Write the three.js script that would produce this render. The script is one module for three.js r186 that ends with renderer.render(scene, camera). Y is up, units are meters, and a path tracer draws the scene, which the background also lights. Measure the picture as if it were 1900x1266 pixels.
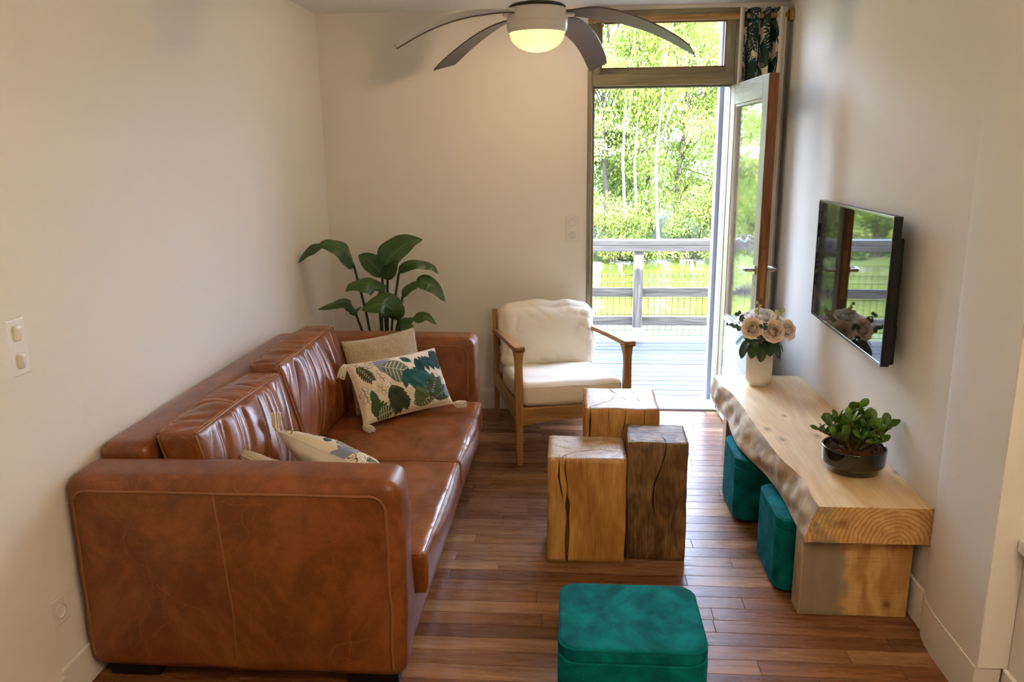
import * as THREE from 'three';
import { RoundedBoxGeometry } from 'three/addons/geometries/RoundedBoxGeometry.js';
import { mergeGeometries, mergeVertices } from 'three/addons/utils/BufferGeometryUtils.js';
import { RectAreaLightUniformsLib } from 'three/addons/lights/RectAreaLightUniformsLib.js';
import { createNoise3D } from 'simplex-noise';
import { Brush, Evaluator, SUBTRACTION } from 'three-bvh-csg';

// ---------- camera, sky, sun, exposure ----------
const scene = new THREE.Scene();
const deg = Math.PI / 180;
const camera = new THREE.PerspectiveCamera(46.22, 1900 / 1266, 0.05, 200);
camera.position.set(0, 1.675, 0);
camera.rotation.set(-13.366 * deg, 4.512 * deg, -0.696 * deg, 'YXZ');
const renderer = new THREE.WebGLRenderer({ antialias: true });
renderer.toneMapping = THREE.LinearToneMapping;
renderer.toneMappingExposure = 3.9;
renderer.shadowMap.enabled = true;
RectAreaLightUniformsLib.init();

const SKY = 6.3, SUN = 9.5, FAN = 0.24, FILL = 46;
{ // hazy bright summer sky: pale at the horizon, bluer overhead, the same all round
  const w = 64, h = 128, d = new Float32Array(w * h * 4);
  for (let r = 0; r < h; r++) {
    const el = ((r + 0.5) / h - 0.5) * 180, t = Math.max(0, el) / 90, k = Math.pow(t, 0.6);
    const c = [0.90 - 0.38 * k, 1.01 - 0.28 * k, 1.26 - 0.06 * k];
    for (let x = 0; x < w; x++) { const o = (r * w + x) * 4; for (let i = 0; i < 3; i++) d[o + i] = el < 0 ? 0.25 : c[i]; d[o + 3] = 1; }
  }
  const t = new THREE.DataTexture(d, w, h, THREE.RGBAFormat, THREE.FloatType);
  t.mapping = THREE.EquirectangularReflectionMapping; t.magFilter = THREE.LinearFilter; t.needsUpdate = true;
  scene.background = t; scene.backgroundIntensity = SKY;
}
const sun = new THREE.DirectionalLight(new THREE.Color(1, 0.93, 0.8), SUN);
sun.name = 'sun'; sun.position.set(4, 14.3 + 0, 10); sun.target.position.set(0, 0, 0);
sun.castShadow = true; sun.shadow.radius = 1; sun.shadow.mapSize.set(2048, 2048);
Object.assign(sun.shadow.camera, { left: -30, right: 30, top: 30, bottom: -30, near: 1, far: 90 });
sun.position.multiplyScalar(2); scene.add(sun, sun.target);

// ---------- helpers ----------
let seed = 7;
const rnd = () => { seed = (seed + 0x6d2b79f5) | 0; let t = Math.imul(seed ^ (seed >>> 15), 1 | seed); t = (t + Math.imul(t ^ (t >>> 7), 61 | t)) ^ t; return ((t ^ (t >>> 14)) >>> 0) / 4294967296; };
const rr = (a, b) => a + (b - a) * rnd();
const n3 = createNoise3D(rnd);
const fbm = (x, y, z, o = 4) => { let s = 0, a = 0.5; for (let i = 0; i < o; i++) { s += a * n3(x, y, z); x *= 2.03; y *= 2.03; z *= 2.03; a *= 0.5; } return s; };
const V = (x, y, z) => new THREE.Vector3(x, y, z);
const clamp = (x, a = 0, b = 1) => Math.min(b, Math.max(a, x));
const lerp = (a, b, t) => a + (b - a) * t;
const sstep = (a, b, x) => { const t = clamp((x - a) / (b - a)); return t * t * (3 - 2 * t); };
const used = new Map();
const numbered = (n) => { const k = used.get(n) ?? 0; used.set(n, k + 1); return k ? `${n}_${String(k).padStart(3, '0')}` : n; };
function tag(o, label, category, group, kind) {
  if (label) o.userData.label = label; if (category) o.userData.category = category;
  if (group) o.userData.group = group; if (kind) o.userData.kind = kind; return o;
}
function thing(name, label, category, pos = [0, 0, 0], turn = 0, group, kind) {
  const o = new THREE.Group(); o.name = numbered(name); o.position.set(...pos); o.rotation.y = turn; scene.add(o);
  return tag(o, label, category, group, kind);
}
function part(name, geo, mat, parent, label) {
  const m = new THREE.Mesh(Array.isArray(geo) ? merge(geo) : geo, mat); m.name = parent ? name : numbered(name); m.castShadow = m.receiveShadow = true;
  (parent ?? scene).add(m); if (label) m.userData.label = label; return m;
}
const struct = (name, geo, mat, parent) => { const m = part(name, geo, mat, parent); if (!parent) m.userData.kind = 'structure'; return m; };
function merge(list) { return mergeGeometries(list.map((g) => { const f = g.index ? g.toNonIndexed() : g; for (const k of Object.keys(f.attributes)) if (!['position', 'normal', 'uv'].includes(k)) f.deleteAttribute(k); return f; })); }
const moved = (g, x, y, z) => g.translate(x, y, z);
// planar uv in metres by the dominant normal; u follows the grain axis where it lies in the face
function boxUV(g0, grain = 0, off = [0, 0], s = 1) {
  const g = g0.index ? g0.toNonIndexed() : g0, p = g.attributes.position, n = g.attributes.normal, uv = new Float32Array(p.count * 2);
  for (let i = 0; i < p.count; i += 3) {
    let nx = 0, ny = 0, nz = 0;
    for (let k = 0; k < 3; k++) { nx += n.getX(i + k); ny += n.getY(i + k); nz += n.getZ(i + k); }
    const a = [Math.abs(nx), Math.abs(ny), Math.abs(nz)], d = a[0] > a[1] && a[0] > a[2] ? 0 : a[1] > a[2] ? 1 : 2;
    let u = grain, v; if (u === d) u = (d + 1) % 3; v = 3 - u - d;
    for (let k = 0; k < 3; k++) { const q = [p.getX(i + k), p.getY(i + k), p.getZ(i + k)]; uv[(i + k) * 2] = q[u] * s + off[0]; uv[(i + k) * 2 + 1] = q[v] * s + off[1]; }
  }
  g.setAttribute('uv', new THREE.BufferAttribute(uv, 2)); return g;
}
const box = (x0, x1, y0, y1, z0, z1, grain = 0, off) => boxUV(moved(new THREE.BoxGeometry(x1 - x0, y1 - y0, z1 - z0), (x0 + x1) / 2, (y0 + y1) / 2, (z0 + z1) / 2), grain, off);
const rbox = (x0, x1, y0, y1, z0, z1, r = 0.004, grain = 0, off, seg = 2) => boxUV(moved(new RoundedBoxGeometry(x1 - x0, y1 - y0, z1 - z0, seg, Math.min(r, (x1 - x0) / 2.01, (y1 - y0) / 2.01, (z1 - z0) / 2.01)), (x0 + x1) / 2, (y0 + y1) / 2, (z0 + z1) / 2), grain, off);
const tube = (pts, r, seg = 24, rs = 6, closed = false) => new THREE.TubeGeometry(new THREE.CatmullRomCurve3(pts.map((p) => (p.isVector3 ? p : V(...p))), closed, 'catmullrom', 0.3), seg, r, rs, closed);
function cyl(a, b, r0, r1 = r0, seg = 16) { const A = V(...a), B = V(...b), d = B.clone().sub(A), g = new THREE.CylinderGeometry(r1, r0, d.length(), seg); g.applyQuaternion(new THREE.Quaternion().setFromUnitVectors(V(0, 1, 0), d.clone().normalize())); return g.translate((a[0] + b[0]) / 2, (a[1] + b[1]) / 2, (a[2] + b[2]) / 2); }
const lathe = (pts, seg = 48) => new THREE.LatheGeometry(pts.map((p) => new THREE.Vector2(...p)), seg);
// rounded box of n segments whose surface can be bulged and bent: shape(p) for p on the box
function softShape(w, h, d, r, bulge = [0, 0, 0], fn) {
  const H = [w / 2, h / 2, d / 2];
  return (q) => {
    const c = [0, 1, 2].map((i) => clamp(q[i], -H[i] + r, H[i] - r)), e = [0, 1, 2].map((i) => q[i] - c[i]), l = Math.hypot(...e) || 1;
    const p = [0, 1, 2].map((i) => c[i] + (e[i] / l) * r), t = [0, 1, 2].map((i) => q[i] / H[i]);
    for (let i = 0; i < 3; i++) if (bulge[i]) { const a = t[(i + 1) % 3], b = t[(i + 2) % 3], k = Math.abs(t[i]) ** 3 * Math.sign(t[i]); p[i] += k * bulge[i] * (1 - a * a) * (1 - b * b); }
    const o = V(...p); return fn ? fn(o, t) : o;
  };
}
function softBox(w, h, d, seg, shape, grain = 0) {
  let g = new THREE.BoxGeometry(w, h, d, ...seg); g.deleteAttribute('uv'); g.deleteAttribute('normal'); g = mergeVertices(g, 1e-5);
  const p = g.attributes.position;
  for (let i = 0; i < p.count; i++) { const o = shape([p.getX(i), p.getY(i), p.getZ(i)]); p.setXYZ(i, o.x, o.y, o.z); }
  g.computeVertexNormals(); return boxUV(g, grain, [rnd() * 2, rnd() * 2]);
}
// loft of rounded rectangles: stations {p:[x,y,z], w, h, x:[..], y:[..]}
function loft(st, round = 0.3, n = 16, grain = 1) {
  const pos = [], idx = [];
  st.forEach((s) => {
    const X = V(...s.x).normalize(), Y = V(...s.y).normalize();
    for (let i = 0; i < n; i++) {
      const a = (i + 0.5) / n * 2 * Math.PI, c = Math.cos(a), q = Math.sin(a), e = 2 / (2 + 12 * (1 - round));
      const x = Math.sign(c) * Math.abs(c) ** e * s.w / 2, y = Math.sign(q) * Math.abs(q) ** e * s.h / 2;
      pos.push(s.p[0] + X.x * x + Y.x * y, s.p[1] + X.y * x + Y.y * y, s.p[2] + X.z * x + Y.z * y);
    }
  });
  for (let k = 0; k < st.length - 1; k++) for (let i = 0; i < n; i++) { const a = k * n + i, b = k * n + (i + 1) % n; idx.push(a, b, a + n, b, b + n, a + n); }
  for (const [k, flip] of [[0, 1], [st.length - 1, 0]]) {
    const c = pos.length / 3; pos.push(...st[k].p);
    for (let i = 0; i < n; i++) { const a = k * n + i, b = k * n + (i + 1) % n; flip ? idx.push(c, b, a) : idx.push(c, a, b); }
  }
  let g = new THREE.BufferGeometry(); g.setAttribute('position', new THREE.Float32BufferAttribute(pos, 3)); g.setIndex(idx);
  // orient outwards
  g.computeVertexNormals();
  const nn = g.attributes.normal, mid = st[Math.floor(st.length / 2)], k0 = Math.floor(st.length / 2) * n, d = V(pos[k0 * 3] - mid.p[0], pos[k0 * 3 + 1] - mid.p[1], pos[k0 * 3 + 2] - mid.p[2]);
  if (d.dot(V(nn.getX(k0), nn.getY(k0), nn.getZ(k0))) < 0) { for (let i = 0; i < idx.length; i += 3) [idx[i], idx[i + 1]] = [idx[i + 1], idx[i]]; g.setIndex(idx); g.computeVertexNormals(); }
  return boxUV(g, grain, [rnd(), rnd()]);
}

// ---------- textures ----------
function pix(w, h, fn, srgb = true, rep = [1, 1]) {
  const c = document.createElement('canvas'); c.width = w; c.height = h; const x = c.getContext('2d'), im = x.createImageData(w, h);
  for (let j = 0; j < h; j++) for (let i = 0; i < w; i++) { const v = fn(i / w, j / h), o = (j * w + i) * 4; for (let k = 0; k < 3; k++) im.data[o + k] = clamp(v.length ? v[k] : v) * 255; im.data[o + 3] = 255; }
  x.putImageData(im, 0, 0); return ctex(c, srgb, rep);
}
function ctex(c, srgb = true, rep = [1, 1]) {
  const t = new THREE.CanvasTexture(c); if (srgb) t.colorSpace = THREE.SRGBColorSpace; t.wrapS = t.wrapT = THREE.RepeatWrapping; t.repeat.set(...rep); t.magFilter = THREE.LinearFilter; t.anisotropy = 8; return t;
}
// tiling noise: blend on a torus
const tn = (u, v, fx, fy, o = 4, z = 0) => { const a = u * 2 * Math.PI, b = v * 2 * Math.PI, r = fx / (2 * Math.PI), q = fy / (2 * Math.PI); return fbm(Math.cos(a) * r + z, Math.sin(a) * r + Math.cos(b) * q * 0.73 + z * 2.1, Math.sin(b) * q + Math.cos(b) * q * 0.2 - z, o); };
const mix3 = (a, b, t) => [0, 1, 2].map((i) => lerp(a[i], b[i], t));
const hex = (h) => { const c = parseInt(h.slice(1), 16); return [(c >> 16 & 255) / 255, (c >> 8 & 255) / 255, (c & 255) / 255]; };
const std = (o) => new THREE.MeshStandardMaterial(o), phy = (o) => new THREE.MeshPhysicalMaterial(o);
// wood with grain along u. period: metres
function wood(w, h, size, light, dark, { rings = 26, fine = 60, knots = 0, z = 0, contrast = 0.5, knotCol = mix3(dark, [0.25, 0.2, 0.15], 0.5) } = {}) {
  const kn = []; for (let i = 0; i < knots; i++) kn.push([rnd(), rnd(), rr(0.02, 0.05)]);
  return pix(w, h, (u, v) => {
    let k = 0, bend = 0;
    for (const [a, b, r] of kn) { const dx = Math.min(Math.abs(u - a), 1 - Math.abs(u - a)) * size[0], dy = (Math.abs(v - b) > 0.5 ? 1 - Math.abs(v - b) : Math.abs(v - b)) * size[1], q = Math.hypot(dx * 0.55, dy) / (r * 0.5); k = Math.max(k, Math.exp(-q * q * 2.2)); bend += Math.exp(-q * q * 0.35) * 1.2; }
    const warp = tn(u, v, 2, 2.5, 3, z) * 1.4 + bend, ring = Math.sin((v * rings / 4 + warp) * 2 * Math.PI), f = tn(u, v, 5, fine, 2, z + 5), b = tn(u, v, 1.5, 3, 3, z + 9);
    let t = clamp(0.5 + ring * 0.22 * contrast * 2 + f * 0.55 * contrast * 2 + b * 0.6); return mix3(mix3(light, dark, t), knotCol, clamp(k * 0.9));
  }, true, [1 / size[0], 1 / size[1]]);
}
const woodBump = pix(512, 512, (u, v) => 0.5 + tn(u, v, 4, 60, 2, 3) * 0.5 + tn(u, v, 2, 20, 2, 4) * 0.3, false, [1 / 0.9, 1 / 0.35]);

// ---------- materials ----------
const plasterBump = pix(512, 512, (u, v) => 0.5 + tn(u, v, 24, 24, 3, 1) * 0.4 + tn(u, v, 5, 5, 2, 2) * 0.4, false, [1 / 0.7, 1 / 0.7]);
const M = {};
M.wall = std({ color: new THREE.Color().setRGB(0.80, 0.765, 0.70), roughness: 0.62, bumpMap: plasterBump, bumpScale: 0.0005 });
M.ceiling = std({ color: new THREE.Color().setRGB(0.82, 0.80, 0.76), roughness: 0.85, bumpMap: plasterBump, bumpScale: 0.0004 });
M.trim = std({ color: new THREE.Color().setRGB(0.80, 0.77, 0.71), roughness: 0.45 });
M.plastic = std({ color: new THREE.Color().setRGB(0.80, 0.77, 0.72), roughness: 0.22 });
M.slot = std({ color: '#3a3530', roughness: 0.6 });
const floorTex = [0, 1, 2].map((k) => wood(1024, 128, [1.2, 0.15], hex(['#a0744f', '#916646', '#ab7f58'][k]), hex(['#724c31', '#64412a', '#7c5638'][k]), { rings: 5, fine: 26, z: k * 7, contrast: 0.34 }));
const floorRough = pix(256, 256, (u, v) => 0.30 + tn(u, v, 4, 14, 3, 8) * 0.13 + tn(u, v, 30, 90, 2, 18) * 0.08, false, [1 / 1.2, 1 / 0.5]);
M.floor = [[0, 0xffffff], [1, 0xf2e4d8], [2, 0xffffff], [0, 0xcfc0b4], [1, 0xffffff], [2, 0xdcccbc], [0, 0xe8d6c6]].map(([k, c]) => phy({ map: floorTex[k], color: c, roughness: 0.98, roughnessMap: floorRough, bumpMap: woodBump, bumpScale: 0.0003, specularIntensity: 0.4 }));
M.subfloor = std({ color: '#1c110a', roughness: 0.9 });
// leather: dyed hide, darker worn patches, pale scratches and veins
const scratch = (() => {
  const c = document.createElement('canvas'); c.width = c.height = 1024; const x = c.getContext('2d'); x.fillStyle = '#000'; x.fillRect(0, 0, 1024, 1024); x.lineCap = 'round';
  for (let i = 0; i < 170; i++) {
    let px = rnd() * 1024, py = rnd() * 1024, a = rnd() * 6.3; x.strokeStyle = `rgba(255,255,255,${rr(0.05, 0.4)})`; x.lineWidth = rr(1.0, 3.2);
    const n = 6 + rnd() * 22, pts = []; for (let k = 0; k < n; k++) { pts.push([px, py]); a += rr(-0.55, 0.55); px += Math.cos(a) * 13; py += Math.sin(a) * 13; }
    for (const ox of [-1024, 0, 1024]) for (const oy of [-1024, 0, 1024]) { x.beginPath(); pts.forEach((p, k) => (k ? x.lineTo(p[0] + ox, p[1] + oy) : x.moveTo(p[0] + ox, p[1] + oy))); x.stroke(); }
  }
  return x.getImageData(0, 0, 1024, 1024).data;
})();
const scr = (u, v) => scratch[(Math.floor(v * 1024) % 1024 * 1024 + Math.floor(u * 1024) % 1024) * 4] / 255;
const leatherMap = pix(1024, 1024, (u, v) => {
  const a = tn(u, v, 4, 4, 5, 21), b = tn(u, v, 14, 14, 4, 31), c = tn(u, v, 60, 60, 2, 41), s = scr(u, v) * clamp(0.55 + a);
  let t = 0.5 + 0.5 * Math.tanh(1.1 * (a * 1.05 + b * 0.6 + c * 0.25)); const col = mix3(hex('#aa6a3a'), hex('#6c3a1a'), t);
  return mix3(col, hex('#c89058'), s * 1.1);
}, true, [1 / 0.95, 1 / 0.95]);
const leatherBump = pix(1024, 1024, (u, v) => 0.5 + tn(u, v, 150, 150, 2, 51) * 0.22 + tn(u, v, 30, 30, 3, 53) * 0.3 - scr(u, v) * 0.12, false, [1 / 0.5, 1 / 0.5]);
M.leather = phy({ map: leatherMap, color: new THREE.Color().setRGB(0.82, 0.72, 0.60), roughness: 0.40, bumpMap: leatherBump, bumpScale: 0.0007, ior: 1.5 });  // same hide as the seats, tinted darker: shade on the arms put into colour
M.leatherSeat = phy({ map: leatherMap, color: new THREE.Color().setRGB(0.88, 0.78, 0.68), roughness: 0.28, bumpMap: leatherBump, bumpScale: 0.0005, ior: 1.5 });
M.piping = phy({ color: '#925e38', roughness: 0.42 });
M.stitch = std({ color: '#c9a274', roughness: 0.7 });
M.foot = std({ color: '#0d0b0a', roughness: 0.5 });
// woods
const oakTex = wood(1024, 512, [0.7, 0.34], hex('#cc9c58'), hex('#a06c30'), { rings: 14, fine: 70, z: 13, contrast: 0.4 });
M.oak = phy({ map: oakTex, roughness: 0.5, bumpMap: woodBump, bumpScale: 0.0016 });
const chairTex = wood(1024, 256, [1.0, 0.2], hex('#b98c58'), hex('#8c6236'), { rings: 8, fine: 60, z: 17, contrast: 0.35 });
M.chairWood = phy({ map: chairTex, roughness: 0.42, bumpMap: woodBump, bumpScale: 0.0006 });
const weatheredTex = wood(1024, 512, [0.6, 0.32], hex('#8e6c44'), hex('#4a3018'), { rings: 5, fine: 50, z: 23, contrast: 0.5, knots: 3 });
M.weathered = phy({ map: weatheredTex, roughness: 0.6, bumpMap: woodBump, bumpScale: 0.005 });
// end grain of a sawn block: rings round the pith, radial checks, weathered grey
const endTex = (cx, cy, light, dark, z, rings = 60) => pix(512, 512, (u, v) => {
  const x = u - cx, y = v - cy, r = Math.hypot(x, y) + fbm(u * 3, v * 3, z, 3) * 0.03, a = Math.atan2(y, x), ring = 0.5 + 0.5 * Math.sin(r * rings * 2), ray = fbm(Math.cos(a) * 30, Math.sin(a) * 30, r * 2 + z, 2);
  return mix3(light, dark, clamp(0.25 + ring * 0.25 + ray * 0.45 + fbm(u * 5, v * 5, z + 4, 4) * 0.6));
}, true, [1 / 0.34, 1 / 0.34]);
M.oakEnd = phy({ map: endTex(0.45, 0.5, hex('#cbb08a'), hex('#8a6c48'), 3), roughness: 0.42, bumpMap: woodBump, bumpScale: 0.002 });
const roughSawn = wood(512, 512, [0.3, 0.3], hex('#a88c68'), hex('#54402c'), { rings: 9, fine: 90, z: 43, contrast: 0.9 });
M.weatheredTop = phy({ map: roughSawn, roughness: 0.55, bumpMap: woodBump, bumpScale: 0.008 });
const pineTex = wood(2048, 512, [1.7, 0.45], hex('#ead2a8'), hex('#d0aa74'), { rings: 14, fine: 60, z: 33, knots: 8, contrast: 0.36 });
M.pine = phy({ map: pineTex, roughness: 0.4, bumpMap: woodBump, bumpScale: 0.0003 });
const liveTex = pix(512, 256, (u, v) => { const a = tn(u, v, 6, 3, 4, 71), b = tn(u, v, 40, 12, 3, 73), k = tn(u, v, 5, 2, 3, 77); return mix3(mix3(hex('#d4bc98'), hex('#a08c70'), clamp(0.4 + a * 1.0 + b * 0.3)), hex('#86694a'), clamp(k * 1.8 - 0.75)); }, true, [1 / 1.2, 1 / 0.3]);
M.liveEdge = phy({ map: liveTex, roughness: 0.45, bumpMap: woodBump, bumpScale: 0.0004 });
// bench ends: growth rings and the grey-blue stain of the sapwood on the left
const pineEnd = (w, h, pith, stain, vertical) => pix(1024, 512, (u, v) => {
  const x = u * w, y = (1 - v) * h, dx = x - pith[0], dy = y - pith[1], r = Math.hypot(dx, dy) + fbm(x * 12, y * 12, 5, 3) * 0.008;
  const saw = tn(u, v, 90, 4, 2, 81) * 0.16; let t = vertical ? clamp(0.4 + 0.3 * Math.sin((x * 60 + fbm(x * 8, y * 3, 3, 3) * 5)) + saw + tn(u, v, 3, 60, 2, 85) * 0.2) : clamp(0.2 + 0.5 * Math.pow(0.5 + 0.5 * Math.sin(r * 420), 3) + saw + fbm(x * 20, y * 20, 9, 3) * 0.35);
  const col = mix3(hex('#e0b878'), hex('#a9743a'), t), s = sstep(stain + 0.02, stain - 0.03, x + fbm(y * 9, x * 5, 11, 3) * 0.05) * (vertical ? 1 : clamp(0.55 + fbm(x * 14, y * 14, 6, 3) * 1.2));
  const knot = vertical ? Math.exp(-Math.pow(Math.hypot((x - 0.315) / 0.013, (y - 0.05) / 0.015), 2)) : Math.exp(-Math.pow(Math.hypot((x - 0.1) / 0.022, (y - 0.075) / 0.016), 2)) * 0.7;
  return mix3(mix3(col, hex('#8e8272'), s * 0.85), hex('#6b4420'), knot * 0.8);
});
M.pineEnd = phy({ map: pineEnd(0.40, 0.136, [0.29, 0.0], 0.09, false), roughness: 0.55 });
M.pineLeg = phy({ map: pineEnd(0.386, 0.32, [0.2, 0], 0.15, true), roughness: 0.55 });
M.pineLegSide = phy({ map: liveTex, roughness: 0.6 });
// cloth
const velvetMap = pix(512, 512, (u, v) => { const t = clamp(0.5 + tn(u, v, 5, 5, 4, 91) * 0.9 + tn(u, v, 90, 90, 1, 92) * 0.25); return mix3(hex('#087a7e'), hex('#045256'), t); }, true, [1 / 0.5, 1 / 0.5]);
const velvetBump = pix(256, 256, (u, v) => 0.5 + tn(u, v, 100, 100, 1, 93) * 0.4 + tn(u, v, 6, 6, 3, 94) * 0.4, false, [1 / 0.25, 1 / 0.25]);
M.velvet = phy({ map: velvetMap, roughness: 0.8, sheen: 0.3, sheenColor: new THREE.Color('#0a9096'), sheenRoughness: 0.45, bumpMap: velvetBump, bumpScale: 0.0012, specularIntensity: 0.12 });
const linenBump = pix(256, 256, (u, v) => 0.5 + 0.22 * Math.sin(u * 256 * 1.2) * Math.sin(v * 256 * 1.2) + tn(u, v, 40, 40, 2, 95) * 0.3, false, [1 / 0.12, 1 / 0.12]);
M.linen = phy({ color: new THREE.Color().setRGB(0.80, 0.73, 0.60), roughness: 0.92, sheen: 0.2, sheenColor: new THREE.Color('#fff4e0'), bumpMap: linenBump, bumpScale: 0.0006 });
const boucleMap = pix(512, 512, (u, v) => { const a = Math.abs(Math.sin(u * Math.PI * 70 + Math.floor(v * 70) * 1.3)) * Math.abs(Math.sin(v * Math.PI * 70)), n = tn(u, v, 60, 60, 2, 97); return mix3(hex('#b0966e'), hex('#e2d2b2'), clamp(a * 0.8 + n * 0.6 + 0.2)); }, true, [1 / 0.4, 1 / 0.4]);
const boucleBump = pix(512, 512, (u, v) => Math.abs(Math.sin(u * Math.PI * 70 + Math.floor(v * 70) * 1.3)) * Math.abs(Math.sin(v * Math.PI * 70)), false, [1 / 0.4, 1 / 0.4]);
M.boucle = phy({ map: boucleMap, roughness: 0.95, bumpMap: boucleBump, bumpScale: 0.003 });
M.tassel = std({ color: new THREE.Color().setRGB(0.82, 0.74, 0.60), roughness: 0.95 });
// printed leaves drawn in flat ink
function inkLeaf(x, px, py, len, wid, ang, col, style, vein = 'rgba(235,225,200,0.8)') {
  x.save(); x.translate(px, py); x.rotate(ang); x.fillStyle = x.strokeStyle = col; x.lineCap = 'round';
  if (style === 'solid' || style === 'veined') {
    x.beginPath(); x.moveTo(0, 0); x.bezierCurveTo(len * 0.3, -wid, len * 0.75, -wid * 0.8, len, 0); x.bezierCurveTo(len * 0.75, wid * 0.8, len * 0.3, wid, 0, 0); x.fill();
    if (style === 'veined') { x.strokeStyle = vein; x.lineWidth = Math.max(1.5, wid * 0.06); x.beginPath(); x.moveTo(0, 0); x.lineTo(len, 0); for (let k = 1; k < 7; k++) { const t = k / 7.5; for (const s of [-1, 1]) { x.moveTo(len * t, 0); x.lineTo(len * (t + 0.12), s * wid * 0.62 * Math.sin(Math.PI * Math.min(1, t + 0.1))); } } x.stroke(); }
  } else if (style === 'fern') {
    x.lineWidth = Math.max(2, wid * 0.05); x.beginPath(); x.moveTo(0, 0); x.lineTo(len, 0); x.stroke();
    for (let k = 1; k < 9; k++) { const t = k / 9, l = wid * (1.15 - Math.abs(t - 0.4)); for (const s of [-1, 1]) { x.save(); x.translate(len * t, 0); x.rotate(s * 0.75); x.beginPath(); x.ellipse(l * 0.5, 0, l * 0.5, wid * 0.1, 0, 0, 7); x.fill(); x.restore(); } }
  } else if (style === 'palm') {
    for (let k = -4; k <= 4; k++) { x.save(); x.rotate(k * 0.2); x.beginPath(); x.ellipse(len * 0.55, 0, len * 0.45 * (1 - Math.abs(k) * 0.06), wid * 0.13, 0, 0, 7); x.fill(); x.restore(); }
  } else if (style === 'line') {
    x.lineWidth = 3; for (let k = 0; k < 5; k++) { x.save(); x.translate(len * k / 5, 0); x.rotate(k % 2 ? 0.6 : -0.6); x.beginPath(); x.ellipse(len * 0.2, 0, len * 0.2, wid * 0.2, 0, 0, 7); x.stroke(); x.restore(); } x.beginPath(); x.moveTo(0, 0); x.lineTo(len, 0); x.stroke();
  }
  x.restore();
}
const cushionPrint = (() => {
  const c = document.createElement('canvas'); c.width = 1024; c.height = 640; const x = c.getContext('2d'); x.fillStyle = '#e6d7bf'; x.fillRect(0, 0, 1024, 640);
  const g = '#3f4a2a', t = '#1e5a58', d = '#123f3c', o = '#6a7054', b = '#8b7350', s = '#8790a0';
  const L = [[40, 20, 150, 60, 0.5, g, 'line'], [60, 40, 200, 60, 1.1, g, 'fern'], [150, 10, 130, 50, 0.35, g, 'line'], [230, 10, 190, 90, 0.35, s, 'palm'], [120, 330, 150, 40, 1.45, '#3d6650', 'solid'], [190, 300, 110, 60, 0.9, b, 'line'], [230, 150, 120, 60, 1.2, b, 'line'],
    [330, 170, 230, 120, 0.25, o, 'veined'], [300, 110, 250, 110, 0.4, '#6c7561', 'veined'], [330, 300, 250, 110, 1.35, g, 'fern'], [290, 330, 240, 90, 1.1, '#2f3a20', 'fern'], [80, 600, 170, 100, -0.6, '#46562a', 'palm'], [130, 610, 150, 90, -0.2, '#46562a', 'veined'],
    [560, 190, 210, 60, 1.5, t, 'solid'], [590, 200, 260, 70, 1.15, t, 'solid'], [620, 190, 250, 60, 0.8, t, 'solid'], [540, 190, 190, 40, 1.9, t, 'solid'], [540, 40, 110, 36, 0.7, t, 'solid'],
    [700, 80, 170, 34, 1.35, d, 'solid'], [740, 70, 180, 34, 1.2, d, 'solid'], [780, 70, 190, 34, 1.05, d, 'solid'], [820, 80, 180, 34, 0.95, d, 'solid'], [690, 90, 150, 30, 1.6, d, 'solid'],
    [900, 10, 190, 90, 1.1, '#1c3a30', 'fern'], [960, 10, 180, 80, 1.5, '#1c3a30', 'fern'], [520, 560, 240, 70, -0.1, '#5c6a44', 'veined'], [560, 590, 200, 60, -0.9, '#5c6a44', 'solid'], [600, 600, 190, 60, -1.5, '#5c6a44', 'solid'],
    [760, 330, 200, 80, 1.75, g, 'line'], [720, 560, 230, 90, -1.0, g, 'fern'], [760, 560, 190, 80, -0.35, '#3d5030', 'fern'], [880, 330, 190, 60, 1.0, s, 'line'], [860, 300, 110, 30, 0.5, b, 'line'], [930, 560, 120, 50, -0.9, s, 'fern'], [40, 280, 150, 60, 1.4, g, 'line'], [430, 560, 150, 50, -2.6, g, 'line']];
  for (const l of L) inkLeaf(x, l[0], l[1], l[2] * 1.15, l[3] * 1.45, ...l.slice(4)); return ctex(c);
})();
M.printCloth = phy({ map: cushionPrint, roughness: 0.92, bumpMap: linenBump, bumpScale: 0.0006 });
const curtainPrint = (() => {
  const c = document.createElement('canvas'); c.width = 512; c.height = 1024; const x = c.getContext('2d'); x.fillStyle = '#d9cdb4'; x.fillRect(0, 0, 512, 1024);
  const col = ['#0f3b3a', '#16302a', '#1e5a62', '#2a3a22', '#0c2a2c'], st = ['palm', 'fern', 'veined', 'palm', 'fern'];
  for (let i = 0; i < 64; i++) inkLeaf(x, rr(-40, 512), rr(-40, 1024), rr(120, 260), rr(40, 100), rr(0, 6.3), col[i % 5], st[(i * 3) % 5]); return ctex(c, true, [1 / 0.30, 1 / 0.60]);
})();
M.curtain = phy({ map: curtainPrint, roughness: 0.95, transmission: 0.0 });
M.curtainBack = phy({ color: new THREE.Color().setRGB(0.72, 0.66, 0.56), roughness: 0.95 });
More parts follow.
